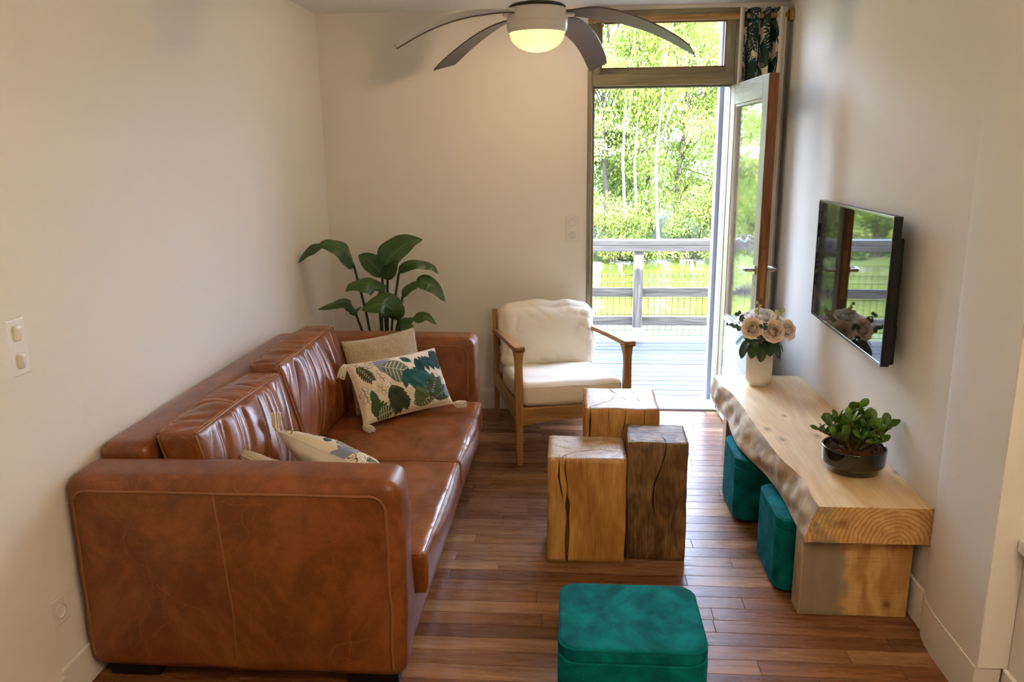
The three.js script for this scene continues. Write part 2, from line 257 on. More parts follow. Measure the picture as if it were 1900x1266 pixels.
// joinery, metal, ceramics
const frameTex = wood(512, 128, [0.9, 0.12], hex('#958a6a'), hex('#70674c'), { rings: 5, fine: 30, z: 63, contrast: 0.3 });
M.frame = phy({ map: frameTex, roughness: 0.5 });
const edgeTex = wood(512, 128, [0.9, 0.12], hex('#a0673c'), hex('#6d4022'), { rings: 5, fine: 30, z: 67, contrast: 0.4 });
M.frameEdge = phy({ map: edgeTex, roughness: 0.5 });
M.whitePaint = std({ color: new THREE.Color().setRGB(0.78, 0.79, 0.80), roughness: 0.45 });
M.leafBoard = std({ color: new THREE.Color().setRGB(0.50, 0.49, 0.49), roughness: 0.5 });
M.reveal = std({ color: new THREE.Color().setRGB(0.36, 0.38, 0.41), roughness: 0.5 });
M.glass = phy({ color: 0xffffff, roughness: 0, transmission: 1, thickness: 0, ior: 1.5 });
const wavy = pix(256, 256, (u, v) => 0.5 + tn(u, v, 2, 9, 2, 101) * 0.5, false, [1 / 0.9, 1 / 0.9]);
M.leafGlass = phy({ color: 0xffffff, roughness: 0, transmission: 1, thickness: 0, ior: 1.75, bumpMap: wavy, bumpScale: 0.0025 });
M.chrome = std({ color: '#c9c6c0', roughness: 0.22, metalness: 1 });
M.brass = std({ color: '#b98a58', roughness: 0.4, metalness: 0.8 });
M.tvBody = std({ color: '#0c0c0d', roughness: 0.28 });
M.tvRim = std({ color: '#8a8784', roughness: 0.25, metalness: 0.9 });
M.tvScreen = phy({ color: '#060607', roughness: 0.03, ior: 1.9 });
M.ceramic = phy({ color: new THREE.Color().setRGB(0.78, 0.72, 0.62), roughness: 0.5 });
M.potBlack = phy({ color: '#060606', roughness: 0.14, clearcoat: 0.6, clearcoatRoughness: 0.06 });
const soilTex = pix(256, 256, (u, v) => { const a = tn(u, v, 40, 40, 3, 111); return mix3(hex('#3a2416'), hex('#8a5230'), clamp(0.3 + a * 1.4)); });
M.soil = std({ map: soilTex, roughness: 1 });
M.jade = ['#4c7024', '#5c8028', '#42641f', '#6a8c32'].map((c) => phy({ color: c, roughness: 0.36, specularIntensity: 0.7 }));
M.jadeStem = std({ color: '#6a5a3a', roughness: 0.8 });
const lilyTex = pix(256, 512, (u, v) => { const m = Math.abs(u - 0.5), ribs = 0.5 + 0.5 * Math.sin((v * 22 + m * 26) * 2 * Math.PI / 2.2); let t = clamp(0.25 + ribs * 0.3 + tn(u, v, 6, 6, 3, 121) * 0.4); return mix3(mix3(hex('#40602a'), hex('#28441c'), t), hex('#6f8c3c'), Math.exp(-m * m * 2600) * 0.8); });
M.lily = phy({ map: lilyTex, roughness: 0.36 });
M.lilyStem = std({ color: '#26381a', roughness: 0.5 });
M.planter = std({ color: '#7d7468', roughness: 0.7 });
M.petal = ['#fbe6cf', '#fdeedd', '#f9dfc6'].map((c) => phy({ color: c, roughness: 0.8, sheen: 0.2, sheenColor: new THREE.Color('#ffffff') }));
M.petalWhite = ['#f6f1ec', '#faf6f2', '#f0eae4'].map((c) => phy({ color: c, roughness: 0.8 }));
M.roseLeaf = phy({ color: '#2c4a1c', roughness: 0.55 });
M.eucalyptus = phy({ color: '#4d6048', roughness: 0.7 });
M.paleLeaf = phy({ color: '#c8c890', roughness: 0.7 });
M.stem = std({ color: '#4a5a2c', roughness: 0.7 });
M.fanWhite = std({ color: new THREE.Color().setRGB(0.78, 0.73, 0.65), roughness: 0.35 });
M.fanDark = std({ color: '#3a3020', roughness: 0.4 });
M.blade = [std({ color: new THREE.Color().setRGB(0.105, 0.08, 0.07), roughness: 0.5 }), std({ color: new THREE.Color().setRGB(0.20, 0.155, 0.13), roughness: 0.45 })];
// outdoors
const deckTex = wood(1024, 128, [1.6, 0.15], hex('#424141'), hex('#2b2a2a'), { rings: 6, fine: 26, z: 73, contrast: 0.4 });
M.deck = [0xffffff, 0xe6e4e2, 0xcfcdca].map((c) => phy({ map: deckTex, color: c, roughness: 0.55, bumpMap: woodBump, bumpScale: 0.002 }));
const railTex = wood(1024, 128, [1.6, 0.15], hex('#7e7468'), hex('#4e463e'), { rings: 6, fine: 26, z: 79, contrast: 0.5 });
M.rail = phy({ map: railTex, roughness: 0.75, bumpMap: woodBump, bumpScale: 0.002 });
M.railPale = phy({ map: deckTex, color: 0xffffff, roughness: 0.7 });
M.wire = std({ color: '#40463a', roughness: 0.5, metalness: 0.4 });
M.galv = std({ color: '#a9adb2', roughness: 0.5, metalness: 0.3 });
M.bark = std({ color: '#4c4438', roughness: 0.9 }); M.birch = std({ color: '#7d7868', roughness: 0.8 });
M.grass = std({ color: new THREE.Color().setRGB(0.055, 0.08, 0.02), roughness: 0.95 });
M.house = std({ color: '#b8ab98', roughness: 0.9 });
M.roof = std({ color: '#4a4440', roughness: 0.9 });

// ---------- the room ----------
const BACK = -5.08, LEFT = -1.575, RIGHT = 1.245, CEIL = 2.5;
{ // floor: strip boards across the room, each a piece of its own
  const floor = new THREE.Group(); floor.name = 'floor'; tag(floor, null, null, null, 'structure'); scene.add(floor);
  part('subfloor', box(-1.8, 1.7, -0.12, -0.021, -5.30, 2.8), M.subfloor, floor);
  const W = 0.078, lens = [0.46, 0.62, 0.78, 0.95, 1.15], geos = lens.map((l) => [0, 1].map((k) => rbox(-l / 2, l / 2, -0.021, 0, -W / 2 + 0.0007, W / 2 - 0.0007, 0.0012, 0, [k * 0.55 + l, 0.04 + k * 0.07], 1)));
  const rest = [];
  for (let row = 0, z = BACK + 0.01 + W / 2; z < 2.55; z += W, row++) {
    let x = LEFT + 0.005 - rr(0, 0.4);
    while (x < 1.34) {
      const i = Math.floor(rnd() * 5), g = geos[i][Math.floor(rnd() * 2)], m = M.floor[Math.floor(rnd() * 7)], c = x + lens[i] / 2; x += lens[i] + 0.0012;
      const a = Math.max(c - lens[i] / 2, LEFT - 0.02), b = Math.min(c + lens[i] / 2, 1.36); if (b - a < 0.05) continue;
      const cut = a > c - lens[i] / 2 + 1e-6 || b < c + lens[i] / 2 - 1e-6;
      const geo = cut ? rbox(a, b, -0.021, 0, z - W / 2 + 0.0007, z + W / 2 - 0.0007, 0.0012, 0, [rnd(), rnd()], 1) : g;
      if (z < -1.75) { const p = part('plank', geo, m, floor); if (!cut) p.position.set(c, 0, z); } else rest.push([m, cut ? geo : geo.clone().translate(c, 0, z)]);
    }
  }
  const far = part('plank_field', rest.map((r) => r[1]), M.floor[3], floor); far.userData.kind = 'stuff';
}
struct('ceiling', box(-1.8, 1.7, CEIL, CEIL + 0.2, -5.30, 2.8), M.ceiling);
struct('wall_left', [box(LEFT - 0.22, LEFT, 0, CEIL, -5.08, 2.8), rbox(LEFT - 0.1, -1.55, 0, CEIL, -2.03, 2.55, 0.003)], M.wall);
struct('wall_right', [box(RIGHT, RIGHT + 0.4, 0, CEIL, -5.08, -2.232), box(1.30, RIGHT + 0.4, 0, CEIL, -2.232, 2.8)], M.wall);
struct('wall_back', [box(-1.8, 0.075, 0, CEIL, -5.30, BACK), box(0.985, 1.65, 0, CEIL, -5.30, BACK), box(0.075, 0.985, 2.478, CEIL, -5.30, BACK)], M.wall);
struct('trim_3', rbox(1.211, 1.298, 0.152, 1.769, -2.206, -2.200, 0.001, 1), std({ color: new THREE.Color().setRGB(0.88, 0.86, 0.80), roughness: 0.5 }));  // end face of the panel, painted paler to stand in for light from behind
struct('wall_front', box(-1.8, 1.7, 0, CEIL, 2.55, 2.8), std({ color: new THREE.Color().setRGB(0.20, 0.13, 0.075), roughness: 0.7 }));  // unseen wall, made dark brown to cut the light on camera-facing sides
{ // flat casing proud of the wall, its far edge softly rounded
  const sh = new THREE.Shape(); sh.moveTo(RIGHT + 0.04, 2.63); sh.lineTo(1.243, 2.63); for (let k = 1; k <= 14; k++) { const a = k / 14; sh.lineTo(1.243 - 0.033 * Math.sin(a * Math.PI / 2), 2.63 - 0.16 * (1 - Math.cos(a * Math.PI / 2)) - 0.02 * a); } sh.lineTo(1.210, 2.206); sh.lineTo(RIGHT + 0.04, 2.206);
  const g = new THREE.ExtrudeGeometry(sh, { depth: 1.621, bevelEnabled: false }).rotateX(-Math.PI / 2).translate(0, 0.15, 0); struct('wall_right_panel', boxUV(g, 1), M.wall);
  struct('baseboard_right_panel', boxUV(new THREE.ExtrudeGeometry(sh, { depth: 0.149, bevelEnabled: false }).rotateX(-Math.PI / 2).translate(-0.003, 0.001, 0), 2), M.trim);
}
const skirt = (x0, x1, z0, z1, h) => rbox(x0, x1, 0.001, h, z0, z1, 0.004, Math.abs(x1 - x0) > Math.abs(z1 - z0) ? 0 : 2);
struct('baseboard_left', [skirt(LEFT, LEFT + 0.013, -5.07, -2.03, 0.13), skirt(-1.55, -1.537, -2.03, 2.5, 0.13)], M.trim);
struct('baseboard_back', [skirt(LEFT + 0.013, 0.075, BACK, BACK + 0.013, 0.13), skirt(0.99, RIGHT - 0.013, BACK, BACK + 0.013, 0.13)], M.trim);
struct('baseboard_right', [skirt(RIGHT - 0.013, RIGHT, -5.07, -2.63, 0.15), skirt(1.286, 1.30, -2.206, 2.5, 0.15)], M.trim);
tag(part('shelf', rbox(1.27, 1.30, 0.545, 0.583, -2.19, -1.2, 0.003, 2), M.trim), 'white painted shelf edge cut off by the right border of the photo', 'shelf');

// ---------- door, fixed frame, transom window ----------
const HX = 0.93, Z0 = -5.085;
{
  const fr = (x0, x1, y0, y1, z0 = -5.17, z1 = Z0 + 0.02, g = 1) => rbox(x0, x1, y0, y1, z0, z1, 0.003, g, [rnd(), rnd()]);
  const t = new THREE.Group(); t.name = 'trim_1'; tag(t, null, null, null, 'structure'); scene.add(t);
  part('jamb', [fr(0.078, 0.105, 0, 2.475), fr(0.105, 0.122, 0, 2.05, -5.17, -5.105)], M.frame, t);
  part('jamb', [fr(0.945, 0.982, 0, 2.475), fr(0.932, 0.945, 0, 2.05, -5.17, -5.105)], M.frame, t);
  part('transom_bar', [fr(0.105, 0.945, 2.05, 2.118, -5.17, Z0 + 0.02, 0), fr(0.122, 0.93, 2.038, 2.05, -5.17, -5.115, 0)], M.frame, t);
  part('head', fr(0.105, 0.945, 2.445, 2.475, -5.17, Z0 + 0.02, 0), M.frame, t);
  part('sill', rbox(0.08, 0.98, -0.1, 0.012, -5.315, -5.082, 0.004, 0), M.reveal, t);
  const w = new THREE.Group(); w.name = 'window_1'; tag(w, null, null, null, 'structure'); scene.add(w);
  const z0 = -5.155, z1 = -5.085;
  part('window_frame', [fr(0.105, 0.155, 2.118, 2.445, z0, z1), fr(0.892, 0.945, 2.118, 2.445, z0, z1), fr(0.155, 0.892, 2.118, 2.148, z0, z1, 0), fr(0.155, 0.892, 2.412, 2.445, z0, z1, 0)], M.frame, w);
  part('bead', [rbox(0.155, 0.163, 2.148, 2.412, -5.115, -5.09, 0.002, 1), rbox(0.884, 0.892, 2.148, 2.412, -5.115, -5.09, 0.002, 1), rbox(0.155, 0.892, 2.148, 2.156, -5.115, -5.09, 0.002), rbox(0.155, 0.892, 2.404, 2.412, -5.115, -5.09, 0.002)], M.frameEdge, w);
  part('pane', box(0.156, 0.891, 2.149, 2.411, -5.122, -5.118), M.glass, w);
  const p = new THREE.Group(); p.name = 'trim_2'; tag(p, null, null, null, 'structure'); scene.add(p);
  part('reveal_board', rbox(0.903, 0.985, -0.05, 2.5, -5.40, -5.305, 0.004, 1), M.reveal, p);
  part('reveal_board', rbox(0.05, 0.104, -0.05, 2.5, -5.34, -5.305, 0.004, 1), M.reveal, p);
  part('reveal_board', rbox(0.93, 0.984, 0, 2.475, -5.305, -5.171, 0.003, 1), M.reveal, p);
}
{ // the leaf stands open into the room, its outer face towards the room
  const d = new THREE.Group(); d.name = 'door_1'; tag(d, null, null, null, 'structure'); scene.add(d);
  d.position.set(HX, 0, -5.07); d.rotation.y = -(90 - 2.4) * deg;
  const T = 0.052, Wd = 0.81, Ht = 2.04, b = (x0, x1, y0, y1, z0, z1, g = 1, r = 0.003) => rbox(x0, x1, y0, y1, z0, z1, r, g, [rnd(), rnd()]);
  part('stile', b(0, 0.105, 0.012, Ht, -T, 0), M.frame, d); part('stile', b(Wd - 0.105, Wd - 0.002, 0.012, Ht, -T, 0), M.frame, d);
  part('rail', b(0.105, Wd - 0.105, Ht - 0.115, Ht, -T, 0, 0), M.frame, d); part('rail', b(0.105, Wd - 0.105, 0.012, 0.14, -T, 0, 0), M.leafBoard, d);
  part('lock_edge', b(Wd - 0.002, Wd, 0.012, Ht, -T + 0.001, -0.001), M.frameEdge, d);
  for (let k = 0; k < 5; k++) part('board', b(0.1, Wd - 0.1, 0.142 + k * 0.1, 0.239 + k * 0.1, -0.035, -0.004 + (k % 2) * 0.001, 0), M.leafBoard, d);
  part('board', b(0.1, Wd - 0.1, 0.642, 0.665, -0.04, 0.004, 0), M.leafBoard, d);
  part('glazing_bead', [b(0.105, 0.12, 0.665, Ht - 0.115, -0.02, -0.004), b(Wd - 0.12, Wd - 0.105, 0.665, Ht - 0.115, -0.02, -0.004), b(0.12, Wd - 0.12, Ht - 0.13, Ht - 0.115, -0.02, -0.004, 0), b(0.12, Wd - 0.12, 0.665, 0.68, -0.02, -0.004, 0)], M.frame, d);
  const pane = boxUV(new THREE.BoxGeometry(Wd - 0.2, Ht - 0.78, 0.004), 0);
  for (const z of [-0.022, -0.036]) { const p = part('pane', pane, M.leafGlass, d); p.position.set(Wd / 2, 0.665 + (Ht - 0.78) / 2, z); }
  const hx = Wd - 0.05, hy = 1.045;
  for (const s of [1, -1]) {
    const z = s > 0 ? 0 : -T, h = part('handle', [cyl([hx, hy, z], [hx, hy, z + s * 0.01], 0.025, 0.025, 24), cyl([hx, hy, z + s * 0.01], [hx, hy, z + s * 0.05], 0.010), tube([[hx, hy, z + s * 0.046], [hx - 0.02, hy, z + s * 0.054], [hx - 0.07, hy + 0.002, z + s * 0.055], [hx - 0.125, hy - 0.004, z + s * 0.052]], 0.0105, 24, 10), new THREE.SphereGeometry(0.0105, 12, 8).translate(hx - 0.125, hy - 0.004, z + s * 0.052)], M.chrome, d);
  }
  part('lock_plate', b(Wd - 0.001, Wd + 0.003, 0.90, 1.155, -0.038, -0.016), M.brass, d); part('latch', b(Wd + 0.003, Wd + 0.011, 1.055, 1.085, -0.034, -0.02), M.brass, d);
  part('keyhole', b(hx - 0.004, hx + 0.004, 0.955, 0.985, -0.002, 0.0006), M.slot, d);
  for (const y of [0.25, 1.05, 1.8]) part('hinge', cyl([-0.008, y, -0.002], [-0.008, y + 0.09, -0.002], 0.008), M.brass, d);
}
// ---------- curtain and rod ----------
{
  const r = thing('curtain_rod', 'light wooden curtain rod above the glazed door under the ceiling', 'curtain rod', [0.66, 2.415, -4.985]);
  part('pole', boxUV(cyl([-0.54, 0, 0], [0.515, 0, 0], 0.0165, 0.0165, 20), 0), M.chairWood, r);
  for (const [s, x] of [[-1, -0.54], [1, 0.515]]) part('finial', lathe([[0.0001, 0], [0.022, 0.001], [0.024, 0.012], [0.018, 0.018], [0.023, 0.028], [0.023, 0.042], [0.0001, 0.046]], 24).rotateZ(-s * Math.PI / 2).translate(x, 0, 0), M.chairWood, r);
  for (const x of [-0.5, 0.545]) part('bracket', x < 0 ? [rbox(x - 0.01, x + 0.01, -0.03, 0.03, -0.095, -0.07, 0.003), rbox(x - 0.008, x + 0.008, -0.02, -0.012, -0.08, 0.01, 0.002)] : rbox(0.557, 0.583, -0.03, 0.03, -0.03, 0.03, 0.004), M.chairWood, r);
  const c = thing('curtain', 'cream curtain printed with dark green jungle leaves bunched beside the open door', 'curtain', [1.06, 0, -4.985]);
  const sheet = (f, n, t, y1 = 2.455) => { // pleated cloth of thickness t
    const ny = 40, pos = [], uv = [], idx = [], P = [];
    let len = 0; for (let i = 0; i <= n; i++) P.push(f(i / n));
    for (const sd of [1, -1]) { len = 0; const base = pos.length / 3; for (let i = 0; i <= n; i++) { if (i) len += Math.hypot(P[i][0] - P[i - 1][0], P[i][1] - P[i - 1][1]); const a = P[Math.max(0, i - 1)], b = P[Math.min(n, i + 1)], dx = b[0] - a[0], dz = b[1] - a[1], l = Math.hypot(dx, dz) || 1;
      for (let j = 0; j <= ny; j++) { const y = lerp(0.03, y1, j / ny), sway = 1 + 0.25 * (1 - j / ny) + 0.08 * n3(i * 0.05, y * 1.5, 3); pos.push(P[i][0] * lerp(1, 1.0, 0) - sd * dz / l * t / 2, y, P[i][1] * sway + sd * dx / l * t / 2); uv.push(len, y); } }
      for (let i = 0; i < n; i++) for (let j = 0; j < ny; j++) { const a = base + i * (ny + 1) + j, b2 = a + ny + 1; sd > 0 ? idx.push(a, b2, a + 1, b2, b2 + 1, a + 1) : idx.push(a, a + 1, b2, b2, a + 1, b2 + 1); } }
    const g = new THREE.BufferGeometry(); g.setAttribute('position', new THREE.Float32BufferAttribute(pos, 3)); g.setAttribute('uv', new THREE.Float32BufferAttribute(uv, 2)); g.setIndex(idx); g.computeVertexNormals(); return g;
  };
  part('printed_cloth', sheet((t) => [lerp(-0.095, 0.105, t) + 0.012 * Math.sin(t * 22), 0.040 * Math.sin(t * 19 + 2.2)], 70, 0.003), M.curtain, c);
  part('hem', sheet((t) => [lerp(-0.122, -0.094, t), lerp(0.035, 0.028, t) + 0.006 * Math.sin(t * 5)], 10, 0.004), M.curtainBack, c, 'plain cream edge of the curtain');
  part('lining', sheet((t) => [lerp(0.098, 0.145, t), lerp(0.045, 0.02, t) + 0.01 * Math.sin(t * 6)], 14, 0.004), M.curtainBack, c, 'plain cream lining at the right edge');
}

// ---------- switches and sockets ----------
function plate(name, label, cat, pos, turn, kinds, w = 0.08, pitch = 0.071) {
  const h = w + (kinds.length - 1) * pitch, t = thing(name, label, cat, pos, turn);
  part('plate', rbox(-w / 2, w / 2, -h / 2, h / 2, 0, 0.009, 0.004, 1, [0, 0], 3), M.plastic, t);
  kinds.forEach((k, i) => {
    const y = h / 2 - w / 2 - i * pitch;
    if (k === 'rocker') part('rocker', softBox(0.026, 0.046, 0.014, [8, 12, 6], (() => { const s = softShape(0.026, 0.046, 0.014, 0.0065, [0, 0, 0.003], (p) => p.applyAxisAngle(V(1, 0, 0), 0.12)); return s; })()).translate(0, y, 0.011), M.plastic, t);
    if (k === 'knob') { const o = part('socket', lathe([[0.0001, 0.006], [0.019, 0.006], [0.0205, 0.013], [0.0225, 0.013], [0.0235, 0.008]], 32).rotateX(Math.PI / 2).translate(0, y, 0), M.plastic, t); part('pin_hole', [cyl([-0.007, y, 0.0062], [-0.007, y, 0.0072], 0.0026), cyl([0.007, y, 0.0062], [0.007, y, 0.0072], 0.0026)], M.slot, o); }
    if (k === 'button') { part('rotary_button', lathe([[0.0001, 0.014], [0.017, 0.0135], [0.018, 0.0125], [0.0185, 0.009], [0.0205, 0.009], [0.021, 0.0105], [0.022, 0.008]], 32).rotateX(Math.PI / 2).translate(0, y, 0), M.plastic, t); part('split', rbox(-0.0005, 0.0005, y - 0.016, y + 0.016, 0.013, 0.0146, 0.0003), M.slot, t); }
  });
  return t;
}
plate('light_switch', 'white double rocker switch plate on the near left wall above the outlet', 'switch', [LEFT, 1.151, -2.085], Math.PI / 2, ['rocker', 'rocker'], 0.082, 0.08);
plate('wall_outlet', 'low white socket plate on the left wall beside the sofa arm', 'outlet', [LEFT, 0.317, -2.085], Math.PI / 2, ['knob'], 0.088);
plate('light_switch', 'white two-gang round button switch plate left of the door frame', 'switch', [-0.01, 1.194, BACK], 0, ['knob', 'button'], 0.084, 0.078);

// ---------- ceiling fan with lamp ----------
{
  const f = thing('ceiling_fan', 'white ceiling fan with curved blades and a lit glass bowl lamp', 'fan', [-0.188, 2.152, -4.2]);
  const P = (a) => lathe(a, 64);
  part('canopy', P([[0.0001, 0.348], [0.075, 0.348], [0.078, 0.30], [0.06, 0.255], [0.035, 0.245], [0.035, 0.215], [0.09, 0.212], [0.0001, 0.21]]), M.fanWhite, f);
  part('vent_ring', P([[0.02, 0.222], [0.128, 0.221], [0.141, 0.212], [0.141, 0.206], [0.02, 0.206]]), M.fanDark, f, 'dark ring on top of the housing');
  part('housing', P([[0.0001, 0.206], [0.138, 0.205], [0.146, 0.196], [0.1505, 0.16], [0.1515, 0.142], [0.1490, 0.140], [0.1490, 0.136], [0.1515, 0.134], [0.148, 0.105], [0.1395, 0.089], [0.1360, 0.089], [0.1300, 0.092], [0.0001, 0.094]]), M.fanWhite, f);
  const bowl = []; for (let k = 0; k <= 20; k++) { const a = k / 20 * Math.PI / 2; bowl.push([0.1355 * Math.sin(a) + 0.00001, 0.09 - 0.09 * Math.cos(a)]); }
  part('lamp_bowl', P(bowl), phy({ color: new THREE.Color(1, 0.86, 0.50), roughness: 0.9, transmission: 0.055, thickness: 0, emissive: new THREE.Color(1, 0.66, 0.12), emissiveIntensity: 0.14 }), f, 'frosted glass bowl glowing warm yellow');
  part('bulb', [new THREE.SphereGeometry(0.012, 16, 12).translate(0, 0.05, 0), cyl([0, 0.06, 0], [0, 0.09, 0], 0.009)], phy({ color: '#ffe8c0', emissive: new THREE.Color(1, 0.8, 0.5), emissiveIntensity: 6 }), f);
  const l = new THREE.PointLight(new THREE.Color(1, 0.72, 0.42), FAN); l.name = 'fan_lamp'; l.position.set(0, 0.05, 0); l.castShadow = true; l.shadow.radius = 2.5; f.add(l);
  // blade: root tangential to the housing, arching out and down, pitched
  const blade = (() => {
    const n = 26, pos = [], idx = [];
    for (let i = 0; i <= n; i++) {
      const t = i / n, r = lerp(0.145, 0.755, t), y = 0.178 + 0.012 * t - 0.20 * t * t, wd = lerp(0.06, 0.14, sstep(0, 0.3, t)) * (t > 0.93 ? lerp(1, 0.9, (t - 0.93) / 0.07) : 1), pitch = 0.28, sw = 0.05 * Math.sin(t * 3.0) * 0.6;
      for (const s of [-1, 1]) for (const k of [1, -1]) pos.push(r - s * 0.02 * t, y + s * Math.sin(pitch) * wd / 2 + k * 0.0035, s * Math.cos(pitch) * wd / 2 + sw);
    }
    for (let i = 0; i < n; i++) { const a = i * 4, b = a + 4; for (const [p, q] of [[0, 2], [2, 3], [3, 1], [1, 0]]) idx.push(a + p, a + q, b + p, a + q, b + q, b + p); }
    idx.push(0, 1, 2, 1, 3, 2); const e = n * 4; idx.push(e, e + 2, e + 1, e + 1, e + 2, e + 3);
    const g = new THREE.BufferGeometry(); g.setAttribute('position', new THREE.Float32BufferAttribute(pos, 3)); g.setIndex(idx); const h = g.toNonIndexed(); h.computeVertexNormals(); return boxUV(h, 0);
  })();
  const bladeTop = (() => { const p = blade.attributes.position, n = blade.attributes.normal, o = []; for (let i = 0; i < p.count; i += 3) if ((n.getY(i) + n.getY(i + 1) + n.getY(i + 2)) / 3 > 0.3) for (let k = 0; k < 3; k++) o.push(p.getX(i + k), p.getY(i + k) + 0.0008, p.getZ(i + k)); const g = new THREE.BufferGeometry(); g.setAttribute('position', new THREE.Float32BufferAttribute(o, 3)); g.computeVertexNormals(); return boxUV(g, 0); })();
  const bm = [0, 1, 2, 3, 4].map(() => M.blade[0]);
  [357, 65, 137, 215].forEach((a, i) => {
    const b = part('blade', blade, bm[i], f); b.rotation.y = a * deg; part('upper_face', bladeTop, M.fanWhite, b, 'pale upper side of the blade');
    const s = part('blade_arm', softBox(0.07, 0.02, 0.06, [6, 4, 6], softShape(0.07, 0.02, 0.06, 0.009)).rotateX(0.5).translate(0.15, 0.176, 0.002), M.fanWhite, f); s.rotation.y = a * deg;
  });
}

// ---------- sofa ----------
const sofaAt = [-1.05, 0, -3.21];
const rel = (g, p) => g.translate(-p[0], -p[1], -p[2]);
{
  const s = thing('sofa', 'long tan brown leather sofa with two seats against the left wall', 'sofa', sofaAt), R = (g) => rel(g, sofaAt);
  const xb = -1.568, xf = -0.522, yA = 0.718, y0 = 0.055;
  const seam = (pts, r, mat, parent, name) => part(name, R(tube(pts, r, pts.length * 3, 6)), mat, parent);
  // arms: boxed, with a welted band running over the top and down the front
  for (const [za, zb, outer] of [[-2.365, -2.172, -2.172], [-4.248, -4.055, -4.055]]) {
    const w = xf - xb, h = yA - y0, d = zb - za, cx = (xb + xf) / 2, cy = (yA + y0) / 2, cz = (za + zb) / 2;
    const sh = softShape(w, h, d, 0.042, [0.012, 0.01, 0.012], (p) => { p.x += 0.004 * n3(p.y * 5, p.z * 5, za); p.z += 0.004 * n3(p.x * 4, p.y * 4, za + 7); return p; });
    const arm = part('arm', R(softBox(w, h, d, [60, 40, 14], sh).translate(cx, cy, cz)), M.leather, s);
    for (const sd of [1, -1]) { // welt on both broad faces, 4 cm in from the edge
      const pts = [], at = (x, y) => { const p = sh([x - cx, y - cy, sd * d / 2]); pts.push([p.x + cx, p.y + cy, p.z + cz + sd * 0.001]); };
      for (let k = 0; k <= 4; k++) at(xb + 0.03, lerp(y0 + 0.05, yA - 0.09, k / 4));
      for (let k = 1; k < 5; k++) { const a = k / 5 * Math.PI / 2; at(xb + 0.03 + 0.05 * (1 - Math.cos(a)), yA - 0.09 + 0.05 * Math.sin(a)); }
      for (let k = 0; k <= 16; k++) at(lerp(xb + 0.08, xf - 0.085, k / 16), yA - 0.04);
      for (let k = 1; k < 5; k++) { const a = k / 5 * Math.PI / 2; at(xf - 0.085 + 0.05 * Math.sin(a), yA - 0.04 - 0.05 * (1 - Math.cos(a))); }
      for (let k = 0; k <= 8; k++) at(xf - 0.035, lerp(yA - 0.09, y0 + 0.04, k / 8));
      part('piping', R(tube(pts, 0.0042, 120, 6)), M.piping, arm);
      if (sd > 0) { const v = []; for (let k = 0; k <= 10; k++) { const y = lerp(yA - 0.04, y0 + 0.02, k / 10), p = sh([-1.085 + 0.028 * Math.sin(k * 0.2) - cx, y - cy, d / 2]); v.push([p.x + cx, p.y + cy, p.z + cz + 0.0004]); } part('panel_seam', R(tube(v, 0.003, 60, 6)), M.piping, arm); }
    }
  }
  const bk = part('back_frame', R(softBox(0.175, 0.70, 1.68, [8, 30, 70], softShape(0.175, 0.70, 1.68, 0.04, [0.0, 0.008, 0.004], (p) => { p.x += 0.003 * n3(p.y * 4, p.z * 4, 2); return p; })).translate(-1.482, 0.402, -3.21)), M.leatherSeat, s);
  for (const z of [-2.80, -3.21, -3.62]) part('panel_seam', R(tube([[-1.40, 0.70, z], [-1.42, 0.743, z], [-1.48, 0.756, z], [-1.54, 0.745, z]], 0.002, 20, 5)), M.leather, bk);
  part('base', R(softBox(0.92, 0.19, 1.69, [30, 8, 50], softShape(0.92, 0.19, 1.69, 0.012)).translate(-0.995, 0.15, -3.21)), M.leather, s);
  for (const x of [-1.44, -0.64]) for (const z of [-2.28, -4.14]) part('foot', R(rbox(x - 0.085, x + 0.085, 0, 0.056, z - 0.06, z + 0.06, 0.004)), M.foot, s);
  // seat cushions, domed, with piped front edges
  for (const [za, zb] of [[-3.207, -2.378], [-4.045, -3.213]]) {
    const w = 0.905, h = 0.15, d = zb - za, cx = -0.483 - w / 2, cy = 0.303, cz = (za + zb) / 2;
    const sh = softShape(w, h, d, 0.022, [0.018, 0.036, 0.002], (p, t) => { const up = sstep(0, 0.6, t[1]), n = n3(p.x * 7 + p.z * 3, p.z * 6 - p.x * 2, za * 3), f = Math.pow(1 - Math.abs(n3(p.x * 9, p.z * 5, za)), 8); p.y += up * (0.0035 * n - 0.003 * f * sstep(1, 0.6, Math.abs(t[2]))); return p; });
    const c = part('seat_cushion', R(softBox(w, h, d, [70, 14, 66], sh).translate(cx, cy, cz)), M.leatherSeat, s);
    const at = (x, y, z) => { const p = sh([x * w / 2, y * h / 2, z * d / 2]); return V(p.x + cx, p.y + cy, p.z + cz); };
    const line = (f, n, o) => { const a = []; for (let k = 0; k <= n; k++) a.push(f(k / n).add(V(...o))); return a; };
    part('piping', R(tube(line((t) => at(1, 1, lerp(-0.985, 0.985, t)), 26, [-0.002, 0.001, 0]), 0.0042, 100, 6)), M.piping, c);
    part('piping', R(tube(line((t) => at(1, -1, lerp(-0.985, 0.985, t)), 26, [-0.001, -0.001, 0]), 0.0042, 100, 6)), M.piping, c);
    for (const e of [1, -1]) part('piping', R(tube(line((t) => at(lerp(-1, 0.985, t), 1, e), 26, [0, 0.0005, 0]), 0.0036, 90, 6)), M.piping, c);
    part('stitching', R(tube(line((t) => at(0.972, 1, lerp(-0.97, 0.97, t)), 26, [-0.006, 0.0006, 0]), 0.0014, 100, 5)), M.stitch, c);
  }
